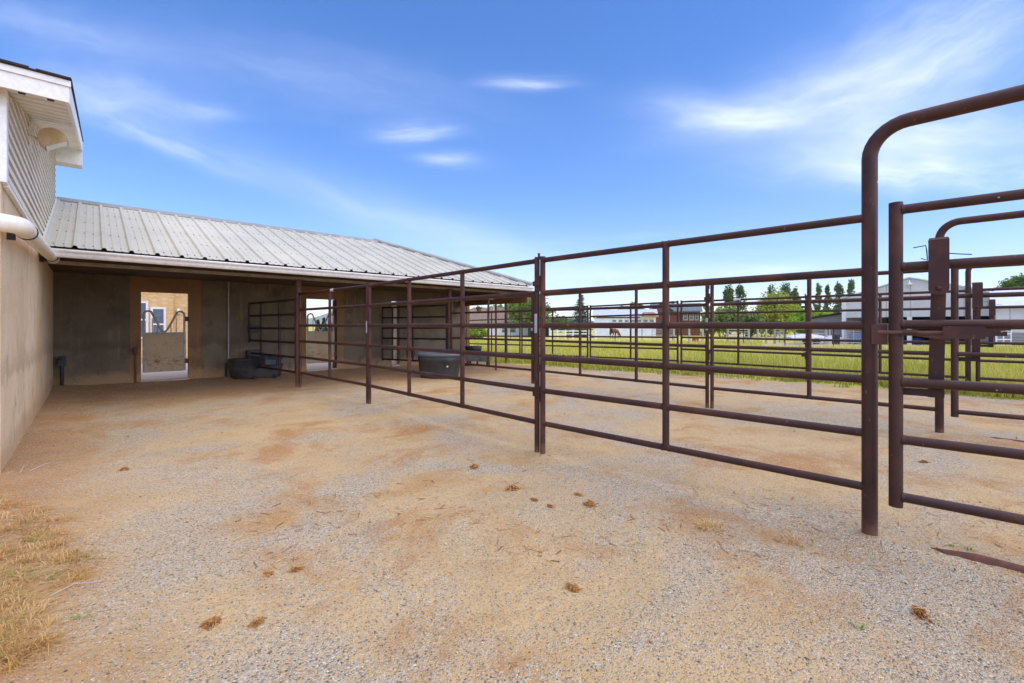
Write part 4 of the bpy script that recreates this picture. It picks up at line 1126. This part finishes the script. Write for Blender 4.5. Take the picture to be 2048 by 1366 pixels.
# brown roofed white house
d = 85.0; cx = -3.0; g0 = gz(cx, d); M = fmat(cx, d, 0)
HO = thing('bungalow', 'low white house with a taupe hip roof and small white porch gable beyond the pasture', 'house', (cx, d, g0))
wbox(M_LAP, HO, 'wall', M, -9, 7.4, 0, 9, g0 - .3, 1.95)
m = MB(); ze, zr_ = 1.75, 4.75
m.add([M @ Vector(q) for q in ((-9.6, -.6, ze), (8, -.6, ze), (8, 9.6, ze), (-9.6, 9.6, ze), (-4.6, 4.5, zr_), (2.9, 4.5, zr_))], [(0, 1, 5, 4), (1, 2, 5), (2, 3, 4, 5), (3, 0, 4), (3, 2, 1, 0)]); m.build('roof', M_BROWNROOF, HO)
m = MB(); m.prism([(2.4, 1.9), (6.6, 1.9), (4.5, 3.1)], lambda x, z: M @ Vector((x, -1.5, z)), lambda x, z: M @ Vector((x, 3, z))); m.build('porch_gable', M_LAP, HO)
m = MB()
for a, b in (((2.1, 1.85), (4.5, 3.25)), ((6.9, 1.85), (4.5, 3.25))):
    dx, dz = b[0] - a[0], b[1] - a[1]
    m.prism([(a[0], a[1]), (b[0], b[1]), (b[0], b[1] + .22), (a[0], a[1] + .22)], lambda x, z: M @ Vector((x, -1.75, z)), lambda x, z: M @ Vector((x, 2.5, z)))
m.build('gable_trim', M_WHITE, HO)
for xx in (-4.6, -2.8, 1.6, 3.2): window(HO, M, xx, -.1, .9, 1.2, 0)
wbox(M_TEAL, HO, 'door', M, 6.3, 7.1, -.08, -.01, g0, 1.35)
for xx, zz in ((-4.0, 4.2), (-.6, 4.4), (1.5, 4.1)): MB().lathe([(.12, -.3), (.12, .35), (.18, .36), (.0, .5)], M @ Vector((xx, 3.7, zz)), 10).build('roof_vent', M_WHITE, HO)
# garage beside it
cx = X(1084, 80); d = 80.0; g0 = gz(cx, d); M = fmat(cx, d, 0)
GA = thing('garage', 'small white garage right of the brown roofed house, dark doorway', 'garage', (cx, d, g0))
wbox(M_LAP, GA, 'wall', M, -1.7, 1.5, 0, 5, g0 - .3, 1.5); wbox(M_DARK, GA, 'doorway', M, .3, 1.2, -.05, -.005, g0, 1.0)  # doorway is a near-black slab on the closed wall, its shade painted in
gable_roof(GA, M_BROWNROOF, M, -1.7, 1.5, 0, 5, 1.5, 2.1, 'y', .2)
# pale shed
d = 72.0; x0, x1 = X(1190, d), X(1309, d); cx = (x0 + x1) / 2; g0 = gz(cx, d); M = fmat(cx, d, -.24); hw = (x1 - x0) / 2
PS = thing('pale_shed', 'long white shed with a pale metal roof left of the log house', 'shed', (cx, d, g0))
wbox(M_LAP, PS, 'wall', M, -hw, hw, 0, 6, g0 - .3, 2.72); gable_roof(PS, M_PALEROOF, M, -hw, hw, 0, 6, 2.7, 3.7, 'x', .35)
wbox(M_WOODTAN, PS, 'painted_eave_shadow', M, -hw + .3, hw - 2.4, -.04, -.004, 2.35, 2.66)  # tan strip below the eave, its shadow put in as colour
for k in range(7): window(PS, M, -1.6 + k * .95, 1.75, .6, .35, -.0)
m = MB(); m.hexa([M @ Vector(q) for q in ((hw - 2.2, -1.2, 2.5), (hw + .3, -1.2, 2.5), (hw + .3, 0, 2.9), (hw - 2.2, 0, 2.9), (hw - 1.9, -1.1, 2.6), (hw - .3, -1.1, 2.9), (hw - .3, 0, 3.3), (hw - 1.9, 0, 3.3))]); m.build('side_roof', M_TANROOF, PS)
# log house
d = 96.0; x0, x1 = X(1304, d), X(1397, d); cx = (x0 + x1) / 2; g0 = gz(cx, d); M = fmat(cx, d, -.34); hw = (x1 - x0) / 2
LH = thing('log_house', 'brown log house with a grey green roof behind the pale shed', 'house', (cx, d, g0))
wbox(M_LOG, LH, 'wall', M, -hw, hw, 0, 9, g0 - .3, 4.3); gable_roof(LH, M_GREENROOF, M, -hw + .2, hw - .2, 0, 9, 4.25, 5.85, 'x', .6, .22)
m = MB(); m.prism([(-hw, 4.29), (-hw + 4.2, 4.29), (-hw + 2.1, 5.75)], lambda x, z: M @ Vector((x, -.8, z)), lambda x, z: M @ Vector((x, 4, z))); m.build('gable', M_LOG, LH)
m = MB(); m.prism([(-hw - .5, 4.2), (-hw + 2.1, 5.85), (-hw + 4.7, 4.2), (-hw + 4.7, 4.4), (-hw + 2.1, 6.1), (-hw - .5, 4.4)], lambda x, z: M @ Vector((x, -1.3, z)), lambda x, z: M @ Vector((x, 4.5, z))); m.build('gable_roof', M_GREENROOF, LH)
for xx, zz, w, h in ((-1.6, 2.2, .8, 1.6), (2.0, 2.4, .7, 1.4), (3.2, 2.4, .7, 1.4), (4.2, 2.4, .5, 1.4)): window(LH, M, xx, zz, w, h, 0)
wbox(M_GREENROOF, LH, 'porch_roof', M, hw - 3.8, hw + .2, -1.3, -.02, 3.55, 3.75)
m = MB(); m.box(-.8, -.2, 4.3, 4.9, 5.7, 6.6, M); m.build('chimney', M_GREENROOF, LH)
# pale metal barn on the right
LB, RB = Vector((X(1685, 44), 44, 0)), Vector((X(1987, 35.3), 35.3, 0))
bd = (RB - LB).normalized(); bl = (RB - LB).length; g0 = gz(34, 40); cB = (LB + RB) / 2
M = fmat(cB.x, cB.y, math.atan2(bd.y, bd.x)); hw = bl / 2
def lx(px_):
    u = (px_ - 1024) / F; k = (u * LB.y - LB.x) / (bd.x - u * bd.y); return k - hw
PB_ = thing('metal_barn', 'big pale grey metal barn with an open dark lower front at the right', 'barn', (cB.x, cB.y, g0))
ze, zk, zo = 3.76, 5.3, 1.95
m = MB(); m.prism([(-hw, zo), (hw, zo), (hw, ze), (0, zk), (-hw, ze)], lambda x, z: M @ Vector((x, 0, z)), lambda x, z: M @ Vector((x, .12, z))); m.build('gable_wall', M_PANEL, PB_)
wbox(M_PANEL, PB_, 'side_wall', M, -hw, -hw + .12, .13, 16, g0 - .2, ze - .02); wbox(M_PANEL, PB_, 'side_wall', M, hw - .12, hw, .13, 16, g0 - .2, ze - .02)
wbox(M_DARK, PB_, 'back_wall', M, -hw + .13, hw - .13, 10, 10.1, g0 - .2, ze)  # near-black, the shade deep in the barn put into its colour
gable_roof(PB_, M_PALEROOF, M, -hw, hw, 0, 16, ze + .03, zk + .03, 'y', .12, .1)
for px_, wd in ((1689, .3), (1820, .3), (1950, .3)):
    xx = lx(px_); wbox(M_WHITE, PB_, 'post', M, xx - wd / 2, xx + wd / 2, -.2, -.01, g0 - .2, zo + (0 if px_ != 1689 else ze - zo - .1))
wbox(M_WHITE, PB_, 'corner_trim', M, hw - .15, hw + .02, -.05, -.005, zo, ze)
lm = MB(); c = M @ Vector((lx(1820), -.12, 4.85)); lm.lathe([(.05, .3), (.07, .1), (.22, -.05), (.2, -.12), (0, -.1)], c, 14); lm.build('gable_lamp', M_WHITE, PB_)
wbox(M_GREYWOOD, PB_, 'lower_panel', M, lx(1950) + .2, hw - .15, .02, .1, g0, zo - .5)
# small grey shed at its left, white shed at its right
d = 46.0; x0, x1 = X(1634, d), X(1688, d); cx = (x0 + x1) / 2; g0 = gz(cx, d); M = fmat(cx, d, -.6); hw = (x1 - x0) / 2 * 1.12
GS = thing('board_shed', 'small grey board shed with a dark sloping roof left of the pale barn', 'shed', (cx, d, g0))
m = MB(); m.prism([(-hw, g0 - .2), (hw, g0 - .2), (hw, 2.45), (-hw, 1.9)], lambda x, z: M @ Vector((x, 0, z)), lambda x, z: M @ Vector((x, 4, z))); m.build('wall', M_GREYWOOD, GS)
m = MB(); m.prism([(-hw - .4, 1.85), (hw, 2.52), (hw, 2.66), (-hw - .4, 2.0)], lambda x, z: M @ Vector((x, -.4, z)), lambda x, z: M @ Vector((x, 4.4, z))); m.build('roof', M_SHING, GS)
wbox(M_WHITE, GS, 'door_frame', M, -.1, 1.3, -.05, -.004, g0, 1.5); wbox(M_GREYWOOD, GS, 'door', M, .0, 1.2, -.08, -.055, g0, 1.4)
x0 = X(1992, 33); hw = 4.5; cx, d = x0 + hw * .70, 33 - hw * .715; g0 = gz(cx, d); M = fmat(cx, d, math.atan2(-.715, .70))
WS = thing('white_shed', 'low white shed with a ribbed pale roof at the right edge beside the barn', 'shed', (cx, d, g0))
wbox(M_PANEL, WS, 'wall', M, -hw, hw, 0, 6, g0 - .2, 2.6); gable_roof(WS, M_PALEROOF, M, -hw, hw, 0, 6, 2.6, 3.9, 'x', .3)
wbox(M_GREYWOOD, WS, 'board_skirt', M, -hw + .1, hw, -.04, -.004, g0, .7)
# brick house seen through the first stall door
c = Vector((-14.4, 18.6, 0)); yaw = math.atan2(.678, .735); M = fmat(c.x, c.y, yaw); g0 = gz(c.x, c.y)
BH = thing('brick_house', 'tan brick house with white windows seen through the first stall door', 'house', (c.x, c.y, g0))
wbox(M_BRICK, BH, 'wall', M, -6, .45, 0, 8, -.5, 3.9); wbox(M_BRICK, BH, 'wall', M, .45, 4, .18, 8, -.5, 3.9)
gable_roof(BH, M_BROWNROOF, M, -6, 4, 0, 8, 3.9, 5.2, 'x', .5)
window(BH, M, -.05, .62, .34, 1.25, -.0); window(BH, M, -.62, .75, .34, 1.35, 0)
m = MB(); m.lathe([(0, .13), (.05, .12), (.07, .04), (.07, -.04), (.03, -.1), (0, -.1)], M @ Vector((.63, .1, 1.78)), 12); m.build('wall_lamp', M_WHITE, BH)
# concrete apron behind the shed
m = MB(); m.bbox(-1, 9.4, -5.5, -.31, -.06, .05); tag(m.build('patio', M_APRON), kind='structure')

# ------------------------------------------------------------------ small things beyond the pasture
for px_, pb, lab in ((1021, 681, 'thin dark pasture post in front of the brown roofed house'), (1136, 681, 'thin dark pasture post left of the spruce'), (1230, 685, 'thin dark pasture post beside the grazing horse'), (1284, 684, 'thin dark pasture post before the right end of the pale shed'), (1345, 684, 'thin dark pasture post before the log house window'), (1412, 689, 'thin dark pasture post below the silvery bush'), (1487, 693, 'thin dark pasture post below the dull green low bush'), (1570, 696, 'thin dark pasture post in front of the tarp covered trailer'), (1667, 699, 'thin dark pasture post in front of the grey board shed')):
    d = 28.0
    for _ in range(20): d = (H - drop(d)) * F / (pb - HZ)
    x = X(px_, d); g0 = gz(x, d)
    m = MB(); m.tube([(x, d, g0 - .1), (x, d, g0 + 1.45)], .032, 8); m.tube([(x, d - .04, g0 + 1.2), (x, d - .05, g0 + 1.24)], .05, 8)
    tag(m.build('pasture_post', M_PIPE, None, (x, d, g0)), lab, 'post', 'thin pasture posts')
for i, (px_, lab) in enumerate(((1347, 'pale wood fence post below the log house window'), (1378, 'pale wood fence post right of the red barrel'), (1405, 'pale wood fence post near the silvery bush foot'), (1455, 'pale wood fence post at the left end of the galvanised gate'), (1497, 'pale wood fence post right of the galvanised gate'), (1515, 'grey wood fence post before the white trailer'), (1532, 'whitest fence post below the yellow willow'), (1549, 'pale wood fence post left of the tarp covered trailer'), (1652, 'pale wood fence post right of the tarp covered trailer'))):
    d = 43.0; x = X(px_, d); g0 = gz(x, d)
    m = MB(); r = .1; m.tube([(x, d, g0 - .1), (x + .02, d, g0 + .7), (x, d, g0 + 1.5 + .06 * math.sin(i * 2.3))], [.11, .1, .095], 9)
    tag(m.build('fence_post', M_PALEWOOD, None, (x, d, g0)), lab, 'post', 'pale wood posts')
def far_gate(pa, pb_, d, label, nr=6, mat=None, hgt=1.35):
    xa, xb = X(pa, d), X(pb_, d); g0 = gz((xa + xb) / 2, d)
    o = thing('tube_gate', label, 'gate', ((xa + xb) / 2, d, g0), 'galvanised tube gates')
    mat = mat or M_GALV
    for k in range(nr):
        z = g0 + .2 + (hgt - .2) * k / (nr - 1); MB().tube([(xa, d, z), (xb, d, z)], .03, 8).build('rail', mat, o)
    for k in (0, .5, 1):
        x = xa + (xb - xa) * k; MB().tube([(x, d, g0 + .1), (x, d, g0 + hgt + .05)], .035, 8).build('upright', mat, o)
far_gate(1456, 1496, 42.6, 'galvanised tube gate between pale posts, below the two close poplars')
far_gate(1304, 1345, 60, 'galvanised tube gate in front of the log house base')
far_gate(1551, 1568, 42.4, 'narrow galvanised tube gate left of the tarp covered trailer')
far_gate(1590, 1650, 39.5, 'long galvanised tube gate standing in front of the tarp covered trailer', 4)
far_gate(1690, 1724, 39.3, 'mesh like tube gate in the left bay of the pale barn', 8)
far_gate(1992, 2022, 31.0, 'white tube gate leaning on the low white shed', 4, M_WHITE)
# white rail fence on the left
d = 64.0
WF = thing('rail_fence', 'white rail fence beyond the pasture between the garage and the pale shed', 'fence', (X(1140, d), d, gz(X(1140, d), d)))
g0 = gz(X(1140, d), d)
for z in (.25, .65, 1.05): MB().box(X(1100, d), X(1192, d), d - .03, d + .03, g0 + z, g0 + z + .14).build('rail', M_WHITE, WF)
for k in range(7):
    x = X(1100 + k * 15.3, d); MB().box(x - .07, x + .07, d - .09, d - .031, g0 - .1, g0 + 1.3).build('fence_post', M_WHITE, WF)
# long pale block wall behind the horse
d = 68.0; g0 = gz(20, d); xa, xb = X(1192, d), X(1300, d)
# tarp covered trailer
d = 42.0; x = X(1612, d); g0 = gz(x, d); M = fmat(x, d, 0)
TR_ = thing('covered_trailer', 'low flat trailer under a white tarpaulin beyond the pasture', 'trailer', (x, d, g0))
m = MB(); n = 16; vs = []
for i in range(n + 1):
    k = i / n; xx = -1.65 + 3.3 * k; hh = .3 + .26 * math.sin(math.pi * k) ** .6 + .03 * math.sin(i * 2.7)
    for y, z in ((-.9, .48 + .03 * math.sin(i * 1.9)), (-.85, .3 + hh * .75), (-.3, .35 + hh), (.3, .35 + hh), (.85, .3 + hh * .75), (.9, .48)): vs.append(M @ Vector((xx, y, g0 + z)))
m.add(vs, [(i * 6 + j, (i + 1) * 6 + j, (i + 1) * 6 + j + 1, i * 6 + j + 1) for i in range(n) for j in range(5)], True); m.add(vs[:6], [tuple(range(6))]); m.add(vs[-6:], [tuple(range(6))[::-1]]); m.build('tarpaulin', M_TARP, TR_)
wbox(M_DARK, TR_, 'bed', M, -1.6, 1.6, -.8, .8, g0 + .36, g0 + .5)
for xx in (-.5, .4):
    m = MB(); m.tube([M @ Vector((xx, -.92, g0 + .3)), M @ Vector((xx, -.72, g0 + .3))], .3, 16); m.build('wheel', M_BLK, TR_)
m = MB(); m.tube([M @ Vector((-1.6, 0, g0 + .42)), M @ Vector((-2.5, 0, g0 + .4))], .05, 8); m.build('drawbar', M_GALV, TR_)
d = 43.5; x = X(1664, d); g0 = gz(x, d)
m = MB(); m.lathe([(.95, 0), (1.0, .3), (.85, .55), (.4, .72), (0, .76)], (x, d, g0), 18, 1.0, .7)
for i in range(len(m.v)): m.v[i] = (m.v[i][0], m.v[i][1], m.v[i][2] + .05 * math.sin(i * 2.1))
tag(m.build('tarp_heap', M_TARP, None, (x, d, g0)), 'lumpy white tarpaulin heap in front of the grey board shed', 'tarp heap')
d = 41.0; x = X(1672, d); g0 = gz(x, d)
m = MB(); m.lathe([(.0, .02), (.28, .02), (.3, .1), (.29, .45), (.3, .8), (.27, .88), (0, .88)], (x, d, g0), 16)
tag(m.build('barrel', M_BLK, None, (x, d, g0)), 'black barrel standing left of the white barn corner post', 'barrel')
d = 46.0; x = X(1390, d); g0 = gz(x, d)
m = MB(); m.tube([(x - .2, d, g0 + .26), (x - .15, d - .05, g0 + .26), (x + .05, d - .45, g0 + .26), (x + .1, d - .5, g0 + .26)], [.23, .26, .26, .23], 16)
tag(m.build('barrel', M_RED, None, (x, d, g0)), 'small orange red barrel lying near the log house', 'barrel')
d = 41.5
for px_, w, hh, lab in ((1712, 1.3, .95, 'blue tarp covered stack behind the mesh gate in the left bay of the barn'), (1836, .8, .55, 'blue tub on the barn floor right of the white middle post'), (1802, .55, .7, 'blue barrel left of the white middle post of the barn')):
    x = X(px_, d); g0 = gz(x, d); m = MB()
    m.lathe([(w * .43, .02), (w * .47, hh * .5), (w * .5, hh * .92), (w * .52, hh), (w * .46, hh), (w * .3, hh * .86), (0, hh * .86)], (x, d, g0), 18, 1, .7); tag(m.build('tub', M_BLUE, None, (x, d, g0)), lab, 'tub')
x = X(1914, d); g0 = gz(x, d); m = MB(); m.tube([(x - .7, d, g0 + .62), (x + .7, d, g0 + .62)], .62, 20); tag(m.build('straw_bale', M_BALE, None, (x, d, g0)), 'round straw bale in the right bay of the pale barn', 'bale')
for px_ in (): pass

# ------------------------------------------------------------------ grazing horse
def horse(px_, d, yaw, label):
    x = X(px_, d); g0 = gz(x, d); o = thing('horse', label, 'horse', (x, d, g0))
    V = [(-.72, 0, 1.18), (-.45, 0, 1.22), (0, 0, 1.14), (.42, 0, 1.18), (.62, 0, 1.12), (.95, 0, .82), (1.22, 0, .48), (1.36, 0, .36), (1.48, 0, .1)]
    Rr = [.25, .31, .33, .29, .24, .17, .13, .12, .07]
    E = [(i, i + 1) for i in range(8)]
    def limb(root, pts):
        last = root
        for p, r in pts:
            V.append(p); Rr.append(r); E.append((last, len(V) - 1)); last = len(V) - 1
    for sy, dx in ((.17, .0), (-.17, .14)):
        limb(0, [((-.66 + dx, sy, .88), .17), ((-.58 + dx, sy, .68), .11), ((-.74 + dx, sy, .46), .065), ((-.70 + dx, sy, .12), .05), ((-.64 + dx, sy, .02), .06)])
        limb(3, [((.46 + dx * .8, sy, .82), .12), ((.48 + dx, sy, .5), .065), ((.47 + dx, sy, .12), .045), ((.5 + dx, sy, .02), .058)])
    for sy in (.07, -.07): limb(6, [((1.16, sy, .62), .035), ((1.12, sy * 1.3, .70), .012)])
    me = bpy.data.meshes.new('body'); me.from_pydata(V, E, [])
    ob = bpy.data.objects.new('body', me); COL.objects.link(ob)
    sk = ob.modifiers.new('skin', 'SKIN'); sk.use_smooth_shade = True; sub = ob.modifiers.new('sub', 'SUBSURF'); sub.levels = sub.render_levels = 1
    for i, r in enumerate(Rr): me.skin_vertices[0].data[i].radius = (r * .82, r)
    me.skin_vertices[0].data[1].use_root = True
    dg = bpy.context.evaluated_depsgraph_get(); ev = ob.evaluated_get(dg); me2 = bpy.data.meshes.new_from_object(ev); me2.name = 'body'
    ob.modifiers.clear(); ob.data = me2; me2.materials.clear(); me2.materials.append(M_HORSE)
    for p in me2.polygons: p.use_smooth = True
    ob.parent = o; o.rotation_euler.z = yaw; ORG[ob.as_pointer()] = tuple(o.location)
    m = MB(); m.tube([(-.86, 0, 1.24), (-1.0, 0, 1.1), (-1.02, 0, .75), (-.98, 0, .45)], [.05, .075, .08, .02], 8)
    m.v = [tuple(Vector(v) + Vector(o.location)) for v in m.v]; m.build('tail', M_MANE, o)
    m = MB(); m.tube([(.6, 0, 1.34), (.9, 0, 1.03), (1.15, 0, .7)], [.05, .06, .03], 8); m.v = [tuple(Vector(v) + Vector(o.location)) for v in m.v]; m.build('mane', M_MANE, o)
horse(1229, 66.0, math.radians(38), 'chestnut horse grazing in the pasture in front of the pale shed')

# ------------------------------------------------------------------ hills
def hills(px0, px1, peaks, d, name):
    m = MB(); n = 60; vs = []
    for j in range(5):
        for i in range(n + 1):
            k = i / n; px_ = px0 + (px1 - px0) * k
            hh = sum(a * math.exp(-((px_ - c) / w) ** 2) for c, w, a in peaks)
            hh *= 1 + .15 * mnoise.noise(Vector((px_ * .03, d, 0)))
            f = (0, .45, .8, .95, 1)[j]
            dd = d + j * d * .06
            vs.append((X(px_, dd), dd, -3 + (hh * dd / F + 3) * f + (20 * mnoise.noise(Vector((px_ * .02, j * 3.0, d))) if 0 < j < 4 else 0)))
    m.add(vs, [(j * (n + 1) + i, j * (n + 1) + i + 1, (j + 1) * (n + 1) + i + 1, (j + 1) * (n + 1) + i) for j in range(4) for i in range(n)], True)
    return tag(m.build(name, simple('sage_hillside', lin(104, 112, 92), lin(126, 130, 106), .95, .004, 0, 0)), kind='structure')
hills(380, 900, [(690, 60, 34), (560, 60, 16), (800, 80, 20)], 3800, 'mountain')
hills(1000, 1500, [(1150, 40, 14), (1300, 120, 8), (1080, 60, 8)], 4200, 'hills')
for px_, yt, lab in ((636, 640, 'left dark conifer far off seen through the second stall door'), (648, 636, 'middle dark conifer far off seen through the second stall door'), (660, 641, 'right dark conifer far off seen through the second stall door')):
    tree('spruce', px_, yt, 150, 12, lab, lin(40, 62, 46), lin(66, 90, 66), 'conifers beyond the stall door', ls=.4)

# ------------------------------------------------------------------ haze
HAZE = 0.00012
if HAZE:
    m = MB(); m.box(-4600, 4600, -60, 5200, -6, 420)
    hz = m.build('haze', bpy.data.materials.new('pale_air'))
    mt = hz.data.materials[0]; mt.use_nodes = True; nt = mt.node_tree; nt.nodes.clear()
    out = nt.nodes.new('ShaderNodeOutputMaterial'); pv = nt.nodes.new('ShaderNodeVolumePrincipled')
    pv.inputs['Color'].default_value = (.80, .88, 1, 1); pv.inputs['Density'].default_value = HAZE; pv.inputs['Anisotropy'].default_value = .2
    nt.links.new(pv.outputs[0], out.inputs['Volume'])
    tag(hz, 'pale air between here and the mountains', 'haze', kind='stuff')

# ------------------------------------------------------------------ sky, sun
SUN_EL, SUN_AZ = math.radians(60), math.radians(128)      # azimuth clockwise from +Y
w = bpy.data.worlds.new('World'); sc.world = w; w.use_nodes = True
nt = w.node_tree; nt.nodes.clear(); n = N(nt)
sky = nt.nodes.new('ShaderNodeTexSky'); sky.sky_type = 'NISHITA'; sky.sun_disc = False
sky.sun_elevation = SUN_EL; sky.sun_rotation = SUN_AZ; sky.altitude = 1400; sky.air_density = 1.0; sky.dust_density = .6; sky.ozone_density = 3.0
dirv = n.node('ShaderNodeTexCoord').outputs['Generated']
dx = n.node('ShaderNodeSeparateXYZ', {0: dirv}); vx, vy, vz = dx.outputs
hs = n.node('ShaderNodeHueSaturation', {'Hue': .509, 'Saturation': 1.3, 'Value': 1.1, 'Color': sky.outputs[0]}).outputs[0]
hs = n.mix(1.0, hs, n.mix(n.ss(vz, .0, .5), (1.04, .90, .95, 1), (1.01, .97, .97, 1)), 'MULTIPLY')
el = n.math('MAXIMUM', vz, .04)
plane = n.node('ShaderNodeCombineXYZ', {0: n.math('DIVIDE', vx, el), 1: n.math('DIVIDE', vy, el), 2: 0.0}).outputs[0]
# cirrus sheet at altitude, combed along one direction
cz = n.noise(n.mapped(plane, (.55, 1.5, 1), (0, 0, math.radians(38))), 1.0, 6, .6, .1)
cz2 = n.noise(n.mapped(plane, (.16, .5, 1), (0, 0, math.radians(30))), 1.0, 4, .5, .0)
wisp = n.math('MULTIPLY', n.ss(cz, .45, .78), n.ss(cz2, .44, .66))
# individual cirrus streaks, placed by bearing and height in the sky
yy = n.math('MAXIMUM', vy, .05)
az_ = n.math('DIVIDE', vx, yy); ev_ = n.math('DIVIDE', vz, yy)
comb = n.node('ShaderNodeCombineXYZ', {0: az_, 1: ev_, 2: 0.0}).outputs[0]
def streak(px_, py_, lx, ly, rot, amt, seed, sx=.16):
    a = math.radians(rot); u = n.math('SUBTRACT', az_, (px_ - 1024) / F); v = n.math('SUBTRACT', ev_, (HZ - py_) / F)
    wv = n.math('MULTIPLY', n.math('SUBTRACT', n.noise(n.mapped(comb, (1, 1, 1)), 5 + seed * .3, 2), .5), min(ly, 40) / F * 1.3)
    ur = n.math('ADD', n.math('MULTIPLY', u, math.cos(a)), n.math('MULTIPLY', v, math.sin(a)))
    vr = n.math('ADD', n.math('SUBTRACT', n.math('MULTIPLY', v, math.cos(a)), n.math('MULTIPLY', u, math.sin(a))), wv)
    q = n.math('ADD', n.math('POWER', n.math('ABSOLUTE', n.math('DIVIDE', ur, lx / F)), 2.0), n.math('POWER', n.math('ABSOLUTE', n.math('DIVIDE', vr, ly / F)), 2.0))
    g_ = n.math('EXPONENT', n.math('MULTIPLY', q, -1.0))
    tex = n.node('ShaderNodeCombineXYZ', {0: n.math('MULTIPLY', ur, sx), 1: vr, 2: float(seed)}).outputs[0]
    f = n.ss(n.noise(tex, 22, 6, .66, .25), .25, .8)
    if ly > 32: f = n.math('ADD', n.math('MULTIPLY', f, .45), .22)
    return n.math('MULTIPLY', n.math('MULTIPLY', g_, n.math('ADD', .12, f)), amt)
cl = None
for a in ((1060, 165, 75, 13, 0, .6, 1), (825, 262, 75, 20, 3, .55, 2), (905, 320, 60, 15, -4, .42, 3), (400, 222, 60, 16, -8, .3, 4), (330, 285, 210, 22, -20, .34, 5),
          (760, 430, 330, 40, -22, .26, 6), (1010, 500, 260, 40, -14, .28, 7), (1440, 228, 150, 34, -6, .5, 8), (1650, 190, 240, 62, 14, .5, 9), (1870, 110, 260, 110, 30, .6, 10), (1510, 240, 140, 22, 6, .4, 18),
          (1880, 350, 280, 32, -2, .6, 11), (1780, 300, 200, 40, 6, .4, 12), (1900, 270, 240, 60, 0, .55, 13), (220, 190, 150, 40, -14, .42, 14), (120, 60, 200, 40, -12, .25, 15), (1250, 560, 300, 30, 0, .35, 16), (640, 150, 320, 60, -12, .2, 17), (1540, 545, 90, 14, 4, .5, 19)):
    s_ = streak(*a); cl = s_ if cl is None else n.math('ADD', cl, s_)
front = n.ss(vy, .05, .25)
cl = n.math('MULTIPLY', cl, front)
cl = n.math('ADD', n.math('MULTIPLY', wisp, .13), cl, clamp=True)
cl = n.math('MULTIPLY', cl, n.ss(vz, .0, .05))
SKYS = .128
hzm = n.math('MULTIPLY', n.math('SUBTRACT', 1, n.ss(vz, -.02, .42)), .0)
col = n.mix(n.math('MINIMUM', n.math('MULTIPLY', cl, .92), .92), hs, (5.6, 5.9, 6.6, 1))
bg = n.node('ShaderNodeBackground', {'Color': col, 'Strength': SKYS}); out = nt.nodes.new('ShaderNodeOutputWorld'); nt.links.new(bg.outputs[0], out.inputs[0])
sun = bpy.data.lights.new('sun', 'SUN'); sun.energy = 2.0; sun.angle = math.radians(110); sun.color = (1, .91, .79)
so = bpy.data.objects.new('sun', sun); COL.objects.link(so)
sd = Vector((math.sin(SUN_AZ) * math.cos(SUN_EL), math.cos(SUN_AZ) * math.cos(SUN_EL), math.sin(SUN_EL)))
so.rotation_euler = sd.to_track_quat('Z', 'Y').to_euler(); so.location = (6, -6, 12)

cam = bpy.data.cameras.new('camera'); co = bpy.data.objects.new('camera', cam); COL.objects.link(co)
co.location = (0, 0, H); co.rotation_euler = (math.radians(90), 0, 0)
cam.sensor_width = 36; cam.lens = F / 2048 * 36; cam.shift_y = -(683 - HZ) / 2048; cam.clip_start = .05; cam.clip_end = 12000
sc.camera = co
sc.view_settings.view_transform = 'Standard'; sc.view_settings.look = 'None'; sc.view_settings.exposure = 0.95; sc.view_settings.gamma = 1
sc.cycles.max_bounces = 8; sc.cycles.diffuse_bounces = 4; w.cycles.sampling_method = 'MANUAL'; w.cycles.sample_map_resolution = 512; sc.cycles.volume_bounces = 1
sc.cycles.use_denoising = True
